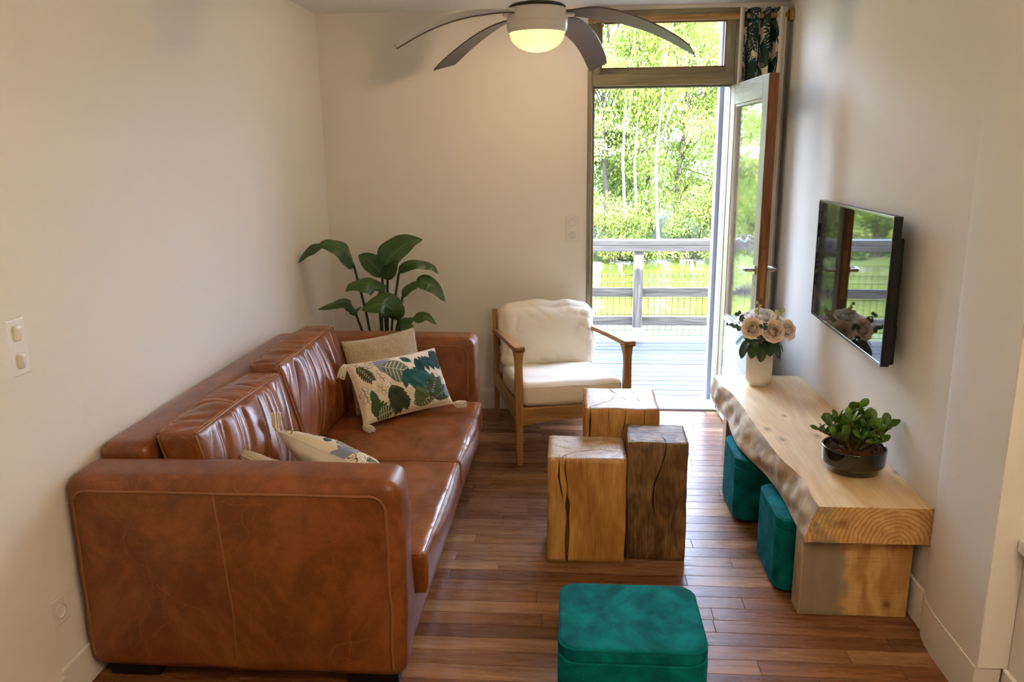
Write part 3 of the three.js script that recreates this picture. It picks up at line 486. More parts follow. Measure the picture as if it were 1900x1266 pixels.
  // back cushions: soft, leaning, creased away from the seams
  for (const [za, zb, top, sd] of [[-3.205, -2.425, 0.775, 1], [-4.005, -3.215, 0.803, 2]]) {
    const w = 0.155, h = 0.40, d = zb - za, cx = -1.265, cy = top - h / 2, cz = (za + zb) / 2;
    const crease = (a, b, k) => Math.pow(1 - Math.abs(n3(a, b, k)), 5);
    const sh = softShape(w, h, d, 0.02, [0.052, 0.016, 0.012], (p, t) => {
      const front = sstep(0.2, 0.9, t[0]), up = sstep(0.5, 0.95, t[1]), e = 1 - Math.abs(t[2]) ** 6;
      const k1 = crease(p.z * 9 + p.y * 4.5, p.y * 1.6 + p.z * 1.2, sd * 5.1), k2 = n3(p.z * 6 + p.y * 3, p.y * 2.2, sd * 2.7), top2 = sstep(-0.7, 0.5, t[1]);
      p.x += front * e * (0.009 * k2 - 0.011 * k1 * (0.4 + 0.6 * top2)) * sstep(1.02, 0.8, t[1]);
      p.y += up * (0.004 * n3(p.z * 14 + p.x * 4, p.x * 5, sd) - 0.006 * crease(p.z * 10 + p.x * 4, p.x * 3, sd * 3.3)) * (1 - t[0] ** 8) + 0.006 * Math.sin(t[2] * 2.4 + sd) * up;
      p.x += -p.y * 0.26 - 0.012 * (t[2] ** 2) * sstep(-0.5, 1, t[0]);
      p.z += sd === 2 ? p.y * 0.02 : 0; return p;
    });
    const c = part('back_cushion', R(softBox(w, h, d, [20, 56, 110], sh).translate(cx, cy, cz)), M.leatherSeat, s);
    const at = (x, y, z) => { const p = sh([x * w / 2, y * h / 2, z * d / 2]); return V(p.x + cx, p.y + cy, p.z + cz); };
    const line = (f, n, o) => { const a = []; for (let k = 0; k <= n; k++) a.push(f(k / n).add(V(...o))); return a; };
    for (const x of [1, -1]) {
      part('piping', R(tube(line((t) => at(x, 1, lerp(-0.99, 0.99, t)), 50, [x * 0.001, 0.002, 0]), 0.0042, 160, 6)), M.piping, c);
      part('stitching', R(tube(line((t) => at(x * 0.92, 1, lerp(-0.97, 0.97, t)), 50, [-x * 0.005, 0.0022, 0]), 0.0014, 160, 5)), M.stitch, c);
      for (const e of [1, -1]) part('piping', R(tube(line((t) => at(x, lerp(1, -0.95, t), e), 26, [x * 0.001, 0, e * 0.001]), 0.004, 90, 6)), M.piping, c);
    }
  }
}

// ---------- cushions on the sofa ----------
// cloth pillow in its own axes: x along the long side, y up the face, z out of the face
function pillowGeo(w, h, t, side) {
  const nx = 44, ny = 32, pos = [], uv = [], idx = [];
  for (let j = 0; j <= ny; j++) for (let i = 0; i <= nx; i++) {
    const u = i / nx * 2 - 1, v = j / ny * 2 - 1, k = Math.pow(Math.max(0, (1 - u * u) * (1 - v * v)), 0.42), pin = 1 - 0.06 * (1 - Math.abs(u) ** 3) * 0, sx = 1 - 0.05 * (1 - v * v) * Math.abs(u) ** 3, sy = 1 - 0.07 * (1 - u * u) * Math.abs(v) ** 3;
    const x = u * w / 2 * sx, y = v * h / 2 * sy, z = side * (t / 2 * k * (1 + 0.07 * n3(u * 2, v * 2, side + w * 10)) + 0.0005 + 0.004 * k * n3(u * 5, v * 5, side * 3));
    pos.push(x, y, z); uv.push(side > 0 ? i / nx : 1 - i / nx, j / ny);
  }
  for (let j = 0; j < ny; j++) for (let i = 0; i < nx; i++) { const a = j * (nx + 1) + i, b = a + 1, c = a + nx + 1, d = c + 1; side > 0 ? idx.push(a, b, c, b, d, c) : idx.push(a, c, b, b, c, d); }
  const g = new THREE.BufferGeometry(); g.setAttribute('position', new THREE.Float32BufferAttribute(pos, 3)); g.setAttribute('uv', new THREE.Float32BufferAttribute(uv, 2)); g.setIndex(idx); g.computeVertexNormals(); return g;
}
function tasselGeo(dir) { // knot and a brush of threads along dir
  const D = V(...dir).normalize(), q = new THREE.Quaternion().setFromUnitVectors(V(0, -1, 0), D), l = [new THREE.SphereGeometry(0.010, 10, 8).translate(0, -0.006, 0)];
  for (let k = 0; k < 42; k++) { const a = k * 2.4, r = 0.019 * Math.sqrt((k + 0.5) / 42), L = rr(0.055, 0.072); l.push(tube([[Math.cos(a) * r * 0.4, -0.006, Math.sin(a) * r * 0.4], [Math.cos(a) * r * 0.9, -0.02, Math.sin(a) * r * 0.9], [Math.cos(a) * r * 1.05 + rr(-0.002, 0.002), -L, Math.sin(a) * r * 1.05]], 0.0024, 5, 5)); }
  return merge(l).applyQuaternion(q);
}
function pillow(name, label, group, c, ux, vy, w, h, t, kind, tassels = []) {
  const o = thing(name, label, 'cushion', c, 0, group), U = V(...ux).normalize(), Y = V(...vy); Y.sub(U.clone().multiplyScalar(U.dot(Y))).normalize(); const N = U.clone().cross(Y);
  o.quaternion.setFromRotationMatrix(new THREE.Matrix4().makeBasis(U, Y, N));
  const print = kind === 'print';
  const F = pillowGeo(w, h, t, 1), B = pillowGeo(w, h, t, -1);
  if (!print) for (const g of [F, B]) { const u = g.attributes.uv; for (let i = 0; i < u.count; i++) u.setXY(i, u.getX(i) * w, u.getY(i) * h); }
  part('front', F, print ? M.printCloth : M.boucle, o, print ? 'printed front' : null); part('back', B, print ? M.linen : M.boucle, o, print ? 'plain cream back' : null);
  const e = []; for (let k = 0; k < 80; k++) { const a = k / 80 * 4, i = Math.floor(a), f = a - i, q = [[-1, -1], [1, -1], [1, 1], [-1, 1]], p = q[i], r = q[(i + 1) % 4], u = lerp(p[0], r[0], f), v = lerp(p[1], r[1], f); e.push([u * w / 2 * (1 - 0.05 * (1 - v * v) * Math.abs(u) ** 3), v * h / 2 * (1 - 0.07 * (1 - u * u) * Math.abs(v) ** 3), 0]); }
  part('seam', tube(e, 0.002, 160, 5, true), print ? M.linen : M.boucle, o);
  for (const [sx, sy, d] of tassels) { const L = V(...d).applyQuaternion(o.quaternion.clone().invert()); const m = part('tassel', tasselGeo([L.x, L.y, L.z]), M.tassel, o, 'cream cotton tassel'); m.position.set(sx * (w / 2 + 0.002), sy * (h / 2 + 0.002), 0); }
  return o;
}
pillow('cushion', 'oblong leaf-printed cushion with tassels standing in the far sofa corner', 'leaf-print cushions', [-0.848, 0.558, -3.735], [0.726, 0, -0.688], [-0.344, 0.866, -0.363], 0.51, 0.305, 0.15, 'print', [[-1, 1, [-0.25, -0.9, 0.35]], [-1, -1, [0.75, -0.12, 0.6]], [1, -1, [0.9, 0.03, 0.2]]]);
pillow('cushion', 'square beige woven cushion behind the standing leaf-printed cushion', 'beige woven cushions', [-0.945, 0.598, -3.842], [0.78, 0.05, -0.62], [-0.15, 0.97, -0.19], 0.40, 0.38, 0.12, 'weave');
pillow('cushion', 'oblong leaf-printed cushion reclining behind the near sofa arm', 'leaf-print cushions', [-0.87, 0.515, -2.79], [-0.83, 0.08, -0.53], [-0.38, 0.70, 0.60], 0.50, 0.30, 0.15, 'print', [[1, 1, [-0.1, 0.95, -0.2]]]);
pillow('cushion', 'beige woven cushion showing its tip between near arm and back cushion', 'beige woven cushions', [-1.03, 0.50, -2.63], [0.83, -0.13, 0.54], [-0.42, 0.72, 0.55], 0.38, 0.36, 0.12, 'weave');

// ---------- armchair ----------
{
  const t = thing('armchair', 'wooden lounge armchair with cream seat and back cushions before the door', 'armchair', [-0.098, 0, -4.576], 14.2 * deg);
  const X = [1, 0, 0], Z = [0, 0, 1], W = 0.302;
  for (const s of [-1, 1]) {
    // front leg flares at the top into the arm
    part('leg', loft([[0, 0.030, 0.028], [0.2, 0.040, 0.036], [0.42, 0.044, 0.040], [0.54, 0.040, 0.038], [0.585, 0.042, 0.040], [0.615, 0.047, 0.062], [0.640, 0.053, 0.088], [0.655, 0.056, 0.10]].map(([y, w, h]) => ({ p: [s * W, y, 0.405 - (h - 0.04) * 0.42], w, h, x: X, y: Z })), 0.25, 20), M.chairWood, t);
    part('leg', loft([[0, 0.028, 0.030, -0.425], [0.25, 0.034, 0.045, -0.405], [0.45, 0.034, 0.048, -0.40], [0.60, 0.032, 0.042, -0.425], [0.705, 0.028, 0.032, -0.455]].map(([y, w, h, z]) => ({ p: [s * (W - 0.005), y, z], w, h, x: X, y: Z })), 0.25, 20), M.chairWood, t);
    part('arm', loft([[0.452, 0.655, 0.058, 0.028], [0.30, 0.644, 0.060, 0.028], [0.10, 0.626, 0.052, 0.027], [-0.15, 0.600, 0.042, 0.026], [-0.33, 0.580, 0.036, 0.025], [-0.415, 0.570, 0.032, 0.025]].map(([z, y, w, h]) => ({ p: [s * (W + 0.001), y + 0.004, z], w, h, x: X, y: [0, 1, 0] })), 0.3, 20, 2), M.chairWood, t);
    part('side_rail', loft([[0.40, 0.275, 0.022, 0.095], [0, 0.262, 0.022, 0.075], [-0.41, 0.262, 0.022, 0.085]].map(([z, y, w, h]) => ({ p: [s * W, y, z], w, h, x: X, y: [0, 1, 0] })), 0.15, 16, 2), M.chairWood, t);
  }
  part('front_rail', loft([[-0.29, 0.272, 0.10], [-0.15, 0.280, 0.084], [0, 0.284, 0.077], [0.15, 0.280, 0.084], [0.29, 0.272, 0.10]].map(([x, y, h]) => ({ p: [x, y, 0.405], w: 0.024, h, x: Z, y: [0, 1, 0] })), 0.15, 16, 0), M.chairWood, t);
  part('back_rail', rbox(-0.29, 0.29, 0.22, 0.30, -0.415, -0.393, 0.006), M.chairWood, t);
  part('top_rail', rbox(-0.29, 0.29, 0.60, 0.66, -0.450, -0.428, 0.008), M.chairWood, t);
  for (let k = 0; k < 5; k++) part('slat', rbox(-0.275, 0.275, 0, 0.012, -0.03, 0.03, 0.004).rotateX(0.07).translate(0, 0.295 - k * 0.012, 0.33 - k * 0.15), M.chairWood, t);
  for (const y of [0.40, 0.50]) part('back_slat', rbox(-0.285, 0.285, y - 0.025, y + 0.025, -0.425, -0.410, 0.005), M.chairWood, t);
  const seatS = softShape(0.562, 0.135, 0.70, 0.034, [0.006, 0.014, 0.012], (p, q) => { p.y += -0.075 * (0.5 - p.z / 0.70) + 0.003 * n3(p.x * 5, p.z * 5, 4) * sstep(0, 1, q[1]) + 0.004 * n3(p.x * 3, p.z * 3, 9); return p; });
  const seat = part('seat_cushion', softBox(0.562, 0.135, 0.70, [48, 14, 56], seatS).translate(0, 0.388, 0.055), M.linen, t);
  const wl = []; for (let k = 0; k <= 24; k++) { const p = seatS([lerp(-0.27, 0.27, k / 24), 0.045, 0.35]); wl.push([p.x, p.y + 0.388, p.z + 0.057]); } part('piping', tube(wl, 0.0022, 60, 5), M.linen, seat);
  const bS = softShape(0.585, 0.385, 0.135, 0.055, [0.01, 0.02, 0.034], (p, q) => {
    const ed = Math.max(Math.abs(q[0]), Math.abs(q[1])), wr = Math.pow(1 - Math.abs(n3(p.x * 7 + p.y * 4, p.y * 6 - p.x * 2, 6)), 6);
    p.z += (0.006 * n3(p.x * 4, p.y * 4, 11) - 0.007 * wr * sstep(0.35, 0.8, ed)) * sstep(0, 0.8, q[2]);
    p.y += 0.010 * n3(p.x * 5, 0, 3) * sstep(0.6, 1, q[1]) - 0.01 * sstep(0.5, 1, q[1]) * q[0]; p.x += 0.010 * n3(p.y * 6, 1, 5) * Math.abs(q[0]); p.z += -0.20 * p.y; return p;
  });
  part('back_cushion', softBox(0.585, 0.385, 0.135, [56, 44, 16], bS).translate(0.012, 0.555, -0.315), M.linen, t);
}

// ---------- three stump blocks ----------
const evaluator = new Evaluator(); evaluator.attributes = ['position', 'normal', 'uv'];
// crack: a thin wedge along a line on a face, cut into the block. pts on the face, width profile
function crackGeo(pts, w, depth, axis) { // axis: 'top' (pts x,z) or 'front' (pts x,y)
  const n = pts.length, prof = (k) => (k === 0 || k === n - 1 ? 0.0006 : w * (0.68 + 0.32 * Math.sin(k * 2.3))), L = [], Rr = [];
  pts.forEach((p, k) => { const a = pts[Math.max(0, k - 1)], b = pts[Math.min(n - 1, k + 1)], dx = b[0] - a[0], dy = b[1] - a[1], l = Math.hypot(dx, dy), q = prof(k) / 2; L.push([p[0] - dy / l * q, p[1] + dx / l * q]); Rr.push([p[0] + dy / l * q, p[1] - dx / l * q]); });
  const sh = new THREE.Shape(); [...L, ...Rr.reverse()].forEach((p, k) => (k ? sh.lineTo(...p) : sh.moveTo(...p)));
  const g = new THREE.ExtrudeGeometry(sh, { depth, bevelEnabled: false, steps: 1 });
  if (axis === 'top') g.rotateX(Math.PI / 2); // x, y, z -> x, -z, y : shape y becomes z, depth goes down
  else g.translate(0, 0, -depth);
  return g;
}
function stump(label, pos, turn, w, h, d, mats, cracks) {
  const t = thing('stump_table', label, 'side table', pos, turn, 'cluster of wooden stump blocks');
  const sh = softShape(w, h, d, 0.006, [0, 0, 0], (p) => { const k = Math.hypot(p.x, p.z); p.x += 0.003 * n3(p.y * 5, p.z * 4, w * 40) + 0.0012 * n3(p.y * 22, p.z * 22, 3); p.z += 0.003 * n3(p.x * 4, p.y * 5, w * 70) + 0.0012 * n3(p.x * 22, p.y * 12, 8); p.y += 0.002 * n3(p.x * 8, p.z * 8, h * 9); return p; });
  let g = softBox(w, h, d, [18, 22, 16], sh, 1).translate(0, h / 2, 0);
  let b = new Brush(g, mats[0]); b.updateMatrixWorld();
  for (const [axis, wd, dep, pts] of cracks) {
    let cg = crackGeo(pts, wd, dep, axis).translate(0, axis === 'top' ? h + 0.004 : 0, axis === 'front' ? d / 2 + 0.004 : 0); cg = boxUV(cg, 1);
    const c = new Brush(cg, mats[0]); c.updateMatrixWorld(); b = evaluator.evaluate(b, c, SUBTRACTION);
  }
  g = b.geometry; // the sawn top is a part of its own, with end grain
  const p = g.attributes.position, nn = g.attributes.normal, uv = g.attributes.uv, ix = g.index ? g.index.array : null, N = ix ? ix.length : p.count, out = [[], []];
  for (let i = 0; i < N; i += 3) {
    const a = [0, 1, 2].map((k) => (ix ? ix[i + k] : i + k)), up = a.every((k) => nn.getY(k) > 0.6 && p.getY(k) > h - 0.012), o = out[up ? 1 : 0];
    for (const k of a) o.push([p.getX(k), p.getY(k), p.getZ(k), nn.getX(k), nn.getY(k), nn.getZ(k), up ? p.getX(k) + 0.17 : uv.getX(k), up ? p.getZ(k) + 0.17 : uv.getY(k)]);
  }
  const mk = (l) => { const q = new THREE.BufferGeometry(); q.setAttribute('position', new THREE.Float32BufferAttribute(l.flatMap((v) => v.slice(0, 3)), 3)); q.setAttribute('normal', new THREE.Float32BufferAttribute(l.flatMap((v) => v.slice(3, 6)), 3)); q.setAttribute('uv', new THREE.Float32BufferAttribute(l.flatMap((v) => v.slice(6)), 2)); return q; };
  part('block', mk(out[0]), mats[0], t); part('sawn_top', mk(out[1]), mats[1], t, 'pale sawn end-grain top');
}
stump('lowest and leftmost stump block, light oak with a long split down its front', [0.056, 0, -3.178], 0, 0.322, 0.462, 0.272, [M.oak, M.oakEnd], [
  ['top', 0.006, 0.03, [[-0.11, 0.15], [-0.09, 0.10], [-0.05, 0.06], [0.0, 0.045], [0.06, 0.03], [0.11, 0.05], [0.17, 0.07]]], ['top', 0.003, 0.02, [[0.02, -0.02], [-0.01, -0.07], [0.0, -0.1]]], ['top', 0.003, 0.02, [[-0.06, -0.05], [-0.1, -0.08], [-0.12, -0.08]]], ['top', 0.003, 0.02, [[-0.05, 0.02], [-0.09, 0.01], [-0.13, -0.01]]], ['top', 0.003, 0.02, [[0.05, -0.01], [0.08, -0.06], [0.1, -0.07]]],
  ['front', 0.009, 0.05, [[-0.108, 0.47], [-0.112, 0.38], [-0.098, 0.3], [-0.092, 0.26]]], ['front', 0.007, 0.05, [[-0.082, 0.47], [-0.085, 0.40], [-0.075, 0.34], [-0.072, 0.27]]], ['front', 0.024, 0.06, [[-0.078, 0.32], [-0.075, 0.25], [-0.074, 0.20], [-0.076, 0.14], [-0.078, 0.08], [-0.078, 0.02], [-0.078, -0.02]]], ['front', 0.003, 0.03, [[0.0, 0.47], [0.004, 0.36], [0.012, 0.24], [0.02, 0.14]]], ['front', 0.0025, 0.02, [[-0.02, 0.47], [-0.022, 0.42], [-0.018, 0.38]]]]);
stump('dark weathered stump block in front on the right with rough top', [0.348, 0, -3.196], -0.03, 0.246, 0.520, 0.235, [M.weathered, M.weatheredTop], [
  ['front', 0.008, 0.05, [[0.032, 0.53], [0.028, 0.47], [0.012, 0.41], [-0.012, 0.34], [-0.016, 0.26], [0.0, 0.19], [-0.004, 0.15]]], ['front', 0.004, 0.03, [[-0.09, 0.12], [-0.075, 0.06], [-0.078, 0.02]]], ['top', 0.006, 0.03, [[0.034, 0.13], [0.03, 0.08], [0.02, 0.03]]], ['front', 0.003, 0.02, [[0.06, 0.25], [0.052, 0.16], [0.05, 0.1]]]]);
stump('tallest light oak stump block at the back with forked cracks in its top', [0.213, 0, -3.515], 0, 0.330, 0.572, 0.322, [M.oak, M.oakEnd], [
  ['top', 0.010, 0.03, [[-0.05, -0.17], [-0.03, -0.11], [-0.012, -0.07], [-0.008, -0.05]]], ['top', 0.004, 0.03, [[-0.012, -0.06], [-0.03, 0.0], [-0.05, 0.05], [-0.10, 0.09], [-0.14, 0.13], [-0.15, 0.17]]], ['top', 0.004, 0.02, [[-0.025, -0.02], [0.02, 0.01], [0.04, 0.03]]], ['top', 0.004, 0.02, [[0.07, -0.02], [0.085, 0.03], [0.07, 0.07]]], ['top', 0.003, 0.02, [[0.06, -0.12], [0.07, -0.08], [0.062, -0.05]]], ['top', 0.005, 0.02, [[0.10, -0.05], [0.15, -0.04], [0.17, -0.045]]],
  ['front', 0.012, 0.06, [[-0.135, 0.58], [-0.137, 0.50], [-0.140, 0.42], [-0.142, 0.3]]], ['front', 0.005, 0.03, [[-0.055, 0.58], [-0.058, 0.53], [-0.05, 0.48]]], ['front', 0.005, 0.03, [[0.02, 0.58], [0.012, 0.5], [0.0, 0.44], [-0.004, 0.38]]], ['front', 0.004, 0.03, [[0.1, 0.58], [0.098, 0.52], [0.1, 0.45]]]]);

// ---------- velvet stools ----------
{
  const rrect = (w, d, r) => { const s = new THREE.Shape(), a = w / 2, b = d / 2; s.moveTo(-a + r, -b); s.lineTo(a - r, -b); s.absarc(a - r, -b + r, r, -Math.PI / 2, 0); s.lineTo(a, b - r); s.absarc(a - r, b - r, r, 0, Math.PI / 2); s.lineTo(-a + r, b); s.absarc(-a + r, b - r, r, Math.PI / 2, Math.PI); s.lineTo(-a, -b + r); s.absarc(-a + r, -b + r, r, Math.PI, 1.5 * Math.PI); return s; };
  const ext = (w, d, r, h, bv) => { const g = new THREE.ExtrudeGeometry(rrect(w - 2 * bv, d - 2 * bv, r - bv * 0.5), { depth: h - 2 * bv, bevelEnabled: true, bevelSize: bv, bevelThickness: bv, bevelSegments: 4, curveSegments: 12 }); return g.translate(0, 0, bv).rotateX(-Math.PI / 2); };
  const make = (label, pos, turn, w, d, h) => {
    const t = thing('velvet_stool', label, 'stool', pos, turn, 'teal velvet stools');
    part('body', boxUV(ext(w, d, 0.055, h - 0.055, 0.006).translate(0, 0.012, 0), 1), M.velvet, t);
    part('seat', boxUV(ext(w, d, 0.058, 0.05, 0.014).translate(0, h - 0.05, 0), 0), M.velvet, t);
    const p = rrect(w - 0.008, d - 0.008, 0.055).getSpacedPoints(90).map((q) => [q.x, 0, q.y]); p.pop();
    part('welt', tube(p, 0.0045, 200, 6, true).translate(0, h - 0.05, 0), M.velvet, t); const w2 = part('welt', tube(p, 0.0038, 200, 6, true).translate(0, h - 0.007, 0), M.velvet, t);
    for (const x of [-1, 1]) for (const z of [-1, 1]) part('glide', cyl([x * (w / 2 - 0.06), 0, z * (d / 2 - 0.06)], [x * (w / 2 - 0.06), 0.014, z * (d / 2 - 0.06)], 0.015), M.foot, t);
  };
  make('teal velvet stool alone in the middle of the wooden floor', [0.173, 0, -2.158], 0, 0.425, 0.362, 0.32);
  make('teal velvet stool under the bench next to its near leg', [0.978, 0, -3.025], 0, 0.40, 0.362, 0.305);
  make('teal velvet stool under the bench, farther from the camera', [0.945, 0, -3.622], 0, 0.41, 0.355, 0.305);
}

// ---------- live-edge bench ----------
{
  const at = [1.03, 0, -3.49], R = (g) => rel(g, at), t = thing('bench', 'long pale pine slab bench with a wavy live edge along the right wall', 'bench', at);
  const TE = [[-2.65, 0.858], [-2.72, 0.856], [-2.86, 0.868], [-2.96, 0.861], [-3.085, 0.840], [-3.335, 0.827], [-3.588, 0.822], [-3.795, 0.820], [-4.02, 0.806], [-4.14, 0.782], [-4.33, 0.773]];
  const BE = [[-2.65, 0.818], [-2.80, 0.824], [-3.02, 0.832], [-3.27, 0.818], [-3.45, 0.785], [-3.6, 0.768], [-3.8, 0.776], [-3.98, 0.788], [-4.14, 0.770], [-4.33, 0.768]];
  const curve = (A) => { const c = new THREE.CatmullRomCurve3(A.map(([z, x]) => V(x, 0, z))), pts = c.getPoints(400); return (z) => { let b = pts[0]; for (const p of pts) if (Math.abs(p.z - z) < Math.abs(b.z - z)) b = p; return b.x; }; };
  const tx = curve(TE), bx = curve(BE), n = 110, xr = 1.243, y0 = 0.32, y1 = 0.456, ne = 14;
  const mkGrid = (rows, cols, f, grain, flip) => { const pos = [], idx = []; for (let i = 0; i <= rows; i++) for (let j = 0; j <= cols; j++) pos.push(...f(i / rows, j / cols)); for (let i = 0; i < rows; i++) for (let j = 0; j < cols; j++) { const a = i * (cols + 1) + j, b = a + cols + 1; flip ? idx.push(a, a + 1, b, b, a + 1, b + 1) : idx.push(a, b, a + 1, b, b + 1, a + 1); } const g = new THREE.BufferGeometry(); g.setAttribute('position', new THREE.Float32BufferAttribute(pos, 3)); g.setIndex(idx); g.computeVertexNormals(); return boxUV(g, grain, [0.3, 0.12]); };
  const zAt = (u) => lerp(-2.65, -4.33, u);
  const edgeX = (z, v) => lerp(tx(z), bx(z), v) - 0.016 * Math.sin(v * Math.PI) * (0.5 + 0.5 * n3(z * 6, v * 1.2, 2)) - (0.010 * n3(z * 7, v * 1.4, 4) + 0.0012 * n3(z * 40, v * 7, 5)) * Math.sin(v * Math.PI) ** 0.5;
  const top = mkGrid(n, 16, (u, v) => { const z = zAt(u); return [lerp(edgeX(z, 0), xr, v), y1 + 0.0006 * n3(z * 5, v * 4, 7), z]; }, 2, true);
  const back = mkGrid(n, 2, (u, v) => [xr, lerp(y1, y0, v), zAt(u)], 2, true), bot = mkGrid(n, 4, (u, v) => { const z = zAt(u); return [lerp(xr, edgeX(z, 1), v), y0, z]; }, 2, true), farEnd = mkGrid(ne, 2, (u, v) => [lerp(edgeX(-4.33, u), xr, v), lerp(y1, y0, u), -4.33], 0, false);
  part('slab', [R(top), R(back), R(bot), R(farEnd)], M.pine, t);
  part('live_edge', R(mkGrid(n * 2, ne, (u, v) => { const z = zAt(u); return [edgeX(z, v), lerp(y1, y0, v), z]; }, 2, false)), M.liveEdge, t, 'rippled live edge');
  const end = mkGrid(ne, 24, (u, v) => [lerp(edgeX(-2.65, u), xr, v), lerp(y1, y0, u), -2.65], 0, true);
  { const p = end.attributes.position, uv = end.attributes.uv; for (let i = 0; i < p.count; i++) uv.setXY(i, (p.getX(i) - 0.843) / 0.40, (p.getY(i) - y0) / 0.136); }
  part('end_grain', R(end), M.pineEnd, t, 'sawn end with growth rings');
  const leg = (z0, z1) => {
    const l = part('leg', R(rbox(0.83, 1.216, 0, 0.32, z0, z1, 0.004, 1)), M.pineLegSide, t);
    const f = new THREE.PlaneGeometry(0.378, 0.314, 1, 1).translate(1.023, 0.16, z1 + 0.0006); part('sawn_face', R(f), M.pineLeg, l);
  };
  leg(-2.80, -2.706); leg(-4.28, -4.19);
}

// ---------- things on the bench ----------
function leafGeo(pts, wid, nrm, fold = 0.25, nu = 16, tip = 0.35, wave = 0, thick = 0) { // leaf along a curved midrib
  const c = new THREE.CatmullRomCurve3(pts.map((p) => (p.isVector3 ? p : V(...p)))), pos = [], uv = [], idx = [], nv = 6, N0 = V(...nrm).normalize();
  for (let i = 0; i <= nu; i++) {
    const t = i / nu, p = c.getPoint(t), T = c.getTangent(t), S = T.clone().cross(N0).normalize(), N = S.clone().cross(T).normalize(), w = wid * Math.pow(Math.sin(Math.PI * Math.pow(Math.min(1, t + 0.0), tip < 0.5 ? 0.72 : 1)), 0.75) + 0.0006;
    for (let j = 0; j <= nv; j++) { const s = j / nv * 2 - 1, q = p.clone().addScaledVector(S, s * w).addScaledVector(N, Math.abs(s) * w * fold + wave * w * Math.sin(t * 14 + s * 2) * Math.abs(s)); pos.push(q.x, q.y, q.z); uv.push(j / nv, t); }
  }
  for (let i = 0; i < nu; i++) for (let j = 0; j < nv; j++) { const a = i * (nv + 1) + j, b = a + nv + 1; idx.push(a, a + 1, b, b, a + 1, b + 1); }
  const g = new THREE.BufferGeometry(); g.setAttribute('position', new THREE.Float32BufferAttribute(pos, 3)); g.setAttribute('uv', new THREE.Float32BufferAttribute(uv, 2)); g.setIndex(idx); g.computeVertexNormals();
  if (!thick) return g;
  const h = g.clone(), p = h.attributes.position, m = g.attributes.normal; for (let i = 0; i < p.count; i++) p.setXYZ(i, p.getX(i) - m.getX(i) * thick, p.getY(i) - m.getY(i) * thick, p.getZ(i) - m.getZ(i) * thick);
  const ix = h.index.array; for (let i = 0; i < ix.length; i += 3) { const k = ix[i]; ix[i] = ix[i + 1]; ix[i + 1] = k; } h.computeVertexNormals(); return merge([g, h]);
}
const vaseAt = [0.975, 0.4566, -4.15];
{
  const t = thing('vase', 'cream ribbed ceramic vase holding the roses at the far bench end', 'vase', vaseAt);
  const prof = [[0.0001, 0.0], [0.044, 0.0], [0.046, 0.004], [0.046, 0.008], [0.058, 0.018], [0.0655, 0.034], [0.0665, 0.06], [0.0665, 0.155], [0.062, 0.182], [0.052, 0.199], [0.049, 0.204], [0.046, 0.203], [0.047, 0.196], [0.056, 0.178], [0.060, 0.15], [0.060, 0.04], [0.0001, 0.03]];
  const g = lathe(prof, 240), p = g.attributes.position;
  for (let i = 0; i < p.count; i++) { const x = p.getX(i), y = p.getY(i), z = p.getZ(i), r = Math.hypot(x, z), a = Math.atan2(z, x); if (r > 0.0601 && y > 0.02) { const k = 1 + 0.012 * Math.cos(a * 48) * sstep(0.02, 0.05, y) * sstep(0.19, 0.17, y); p.setX(i, x * k); p.setZ(i, z * k); } }
  g.computeVertexNormals(); part('body', g, M.ceramic, t);
}
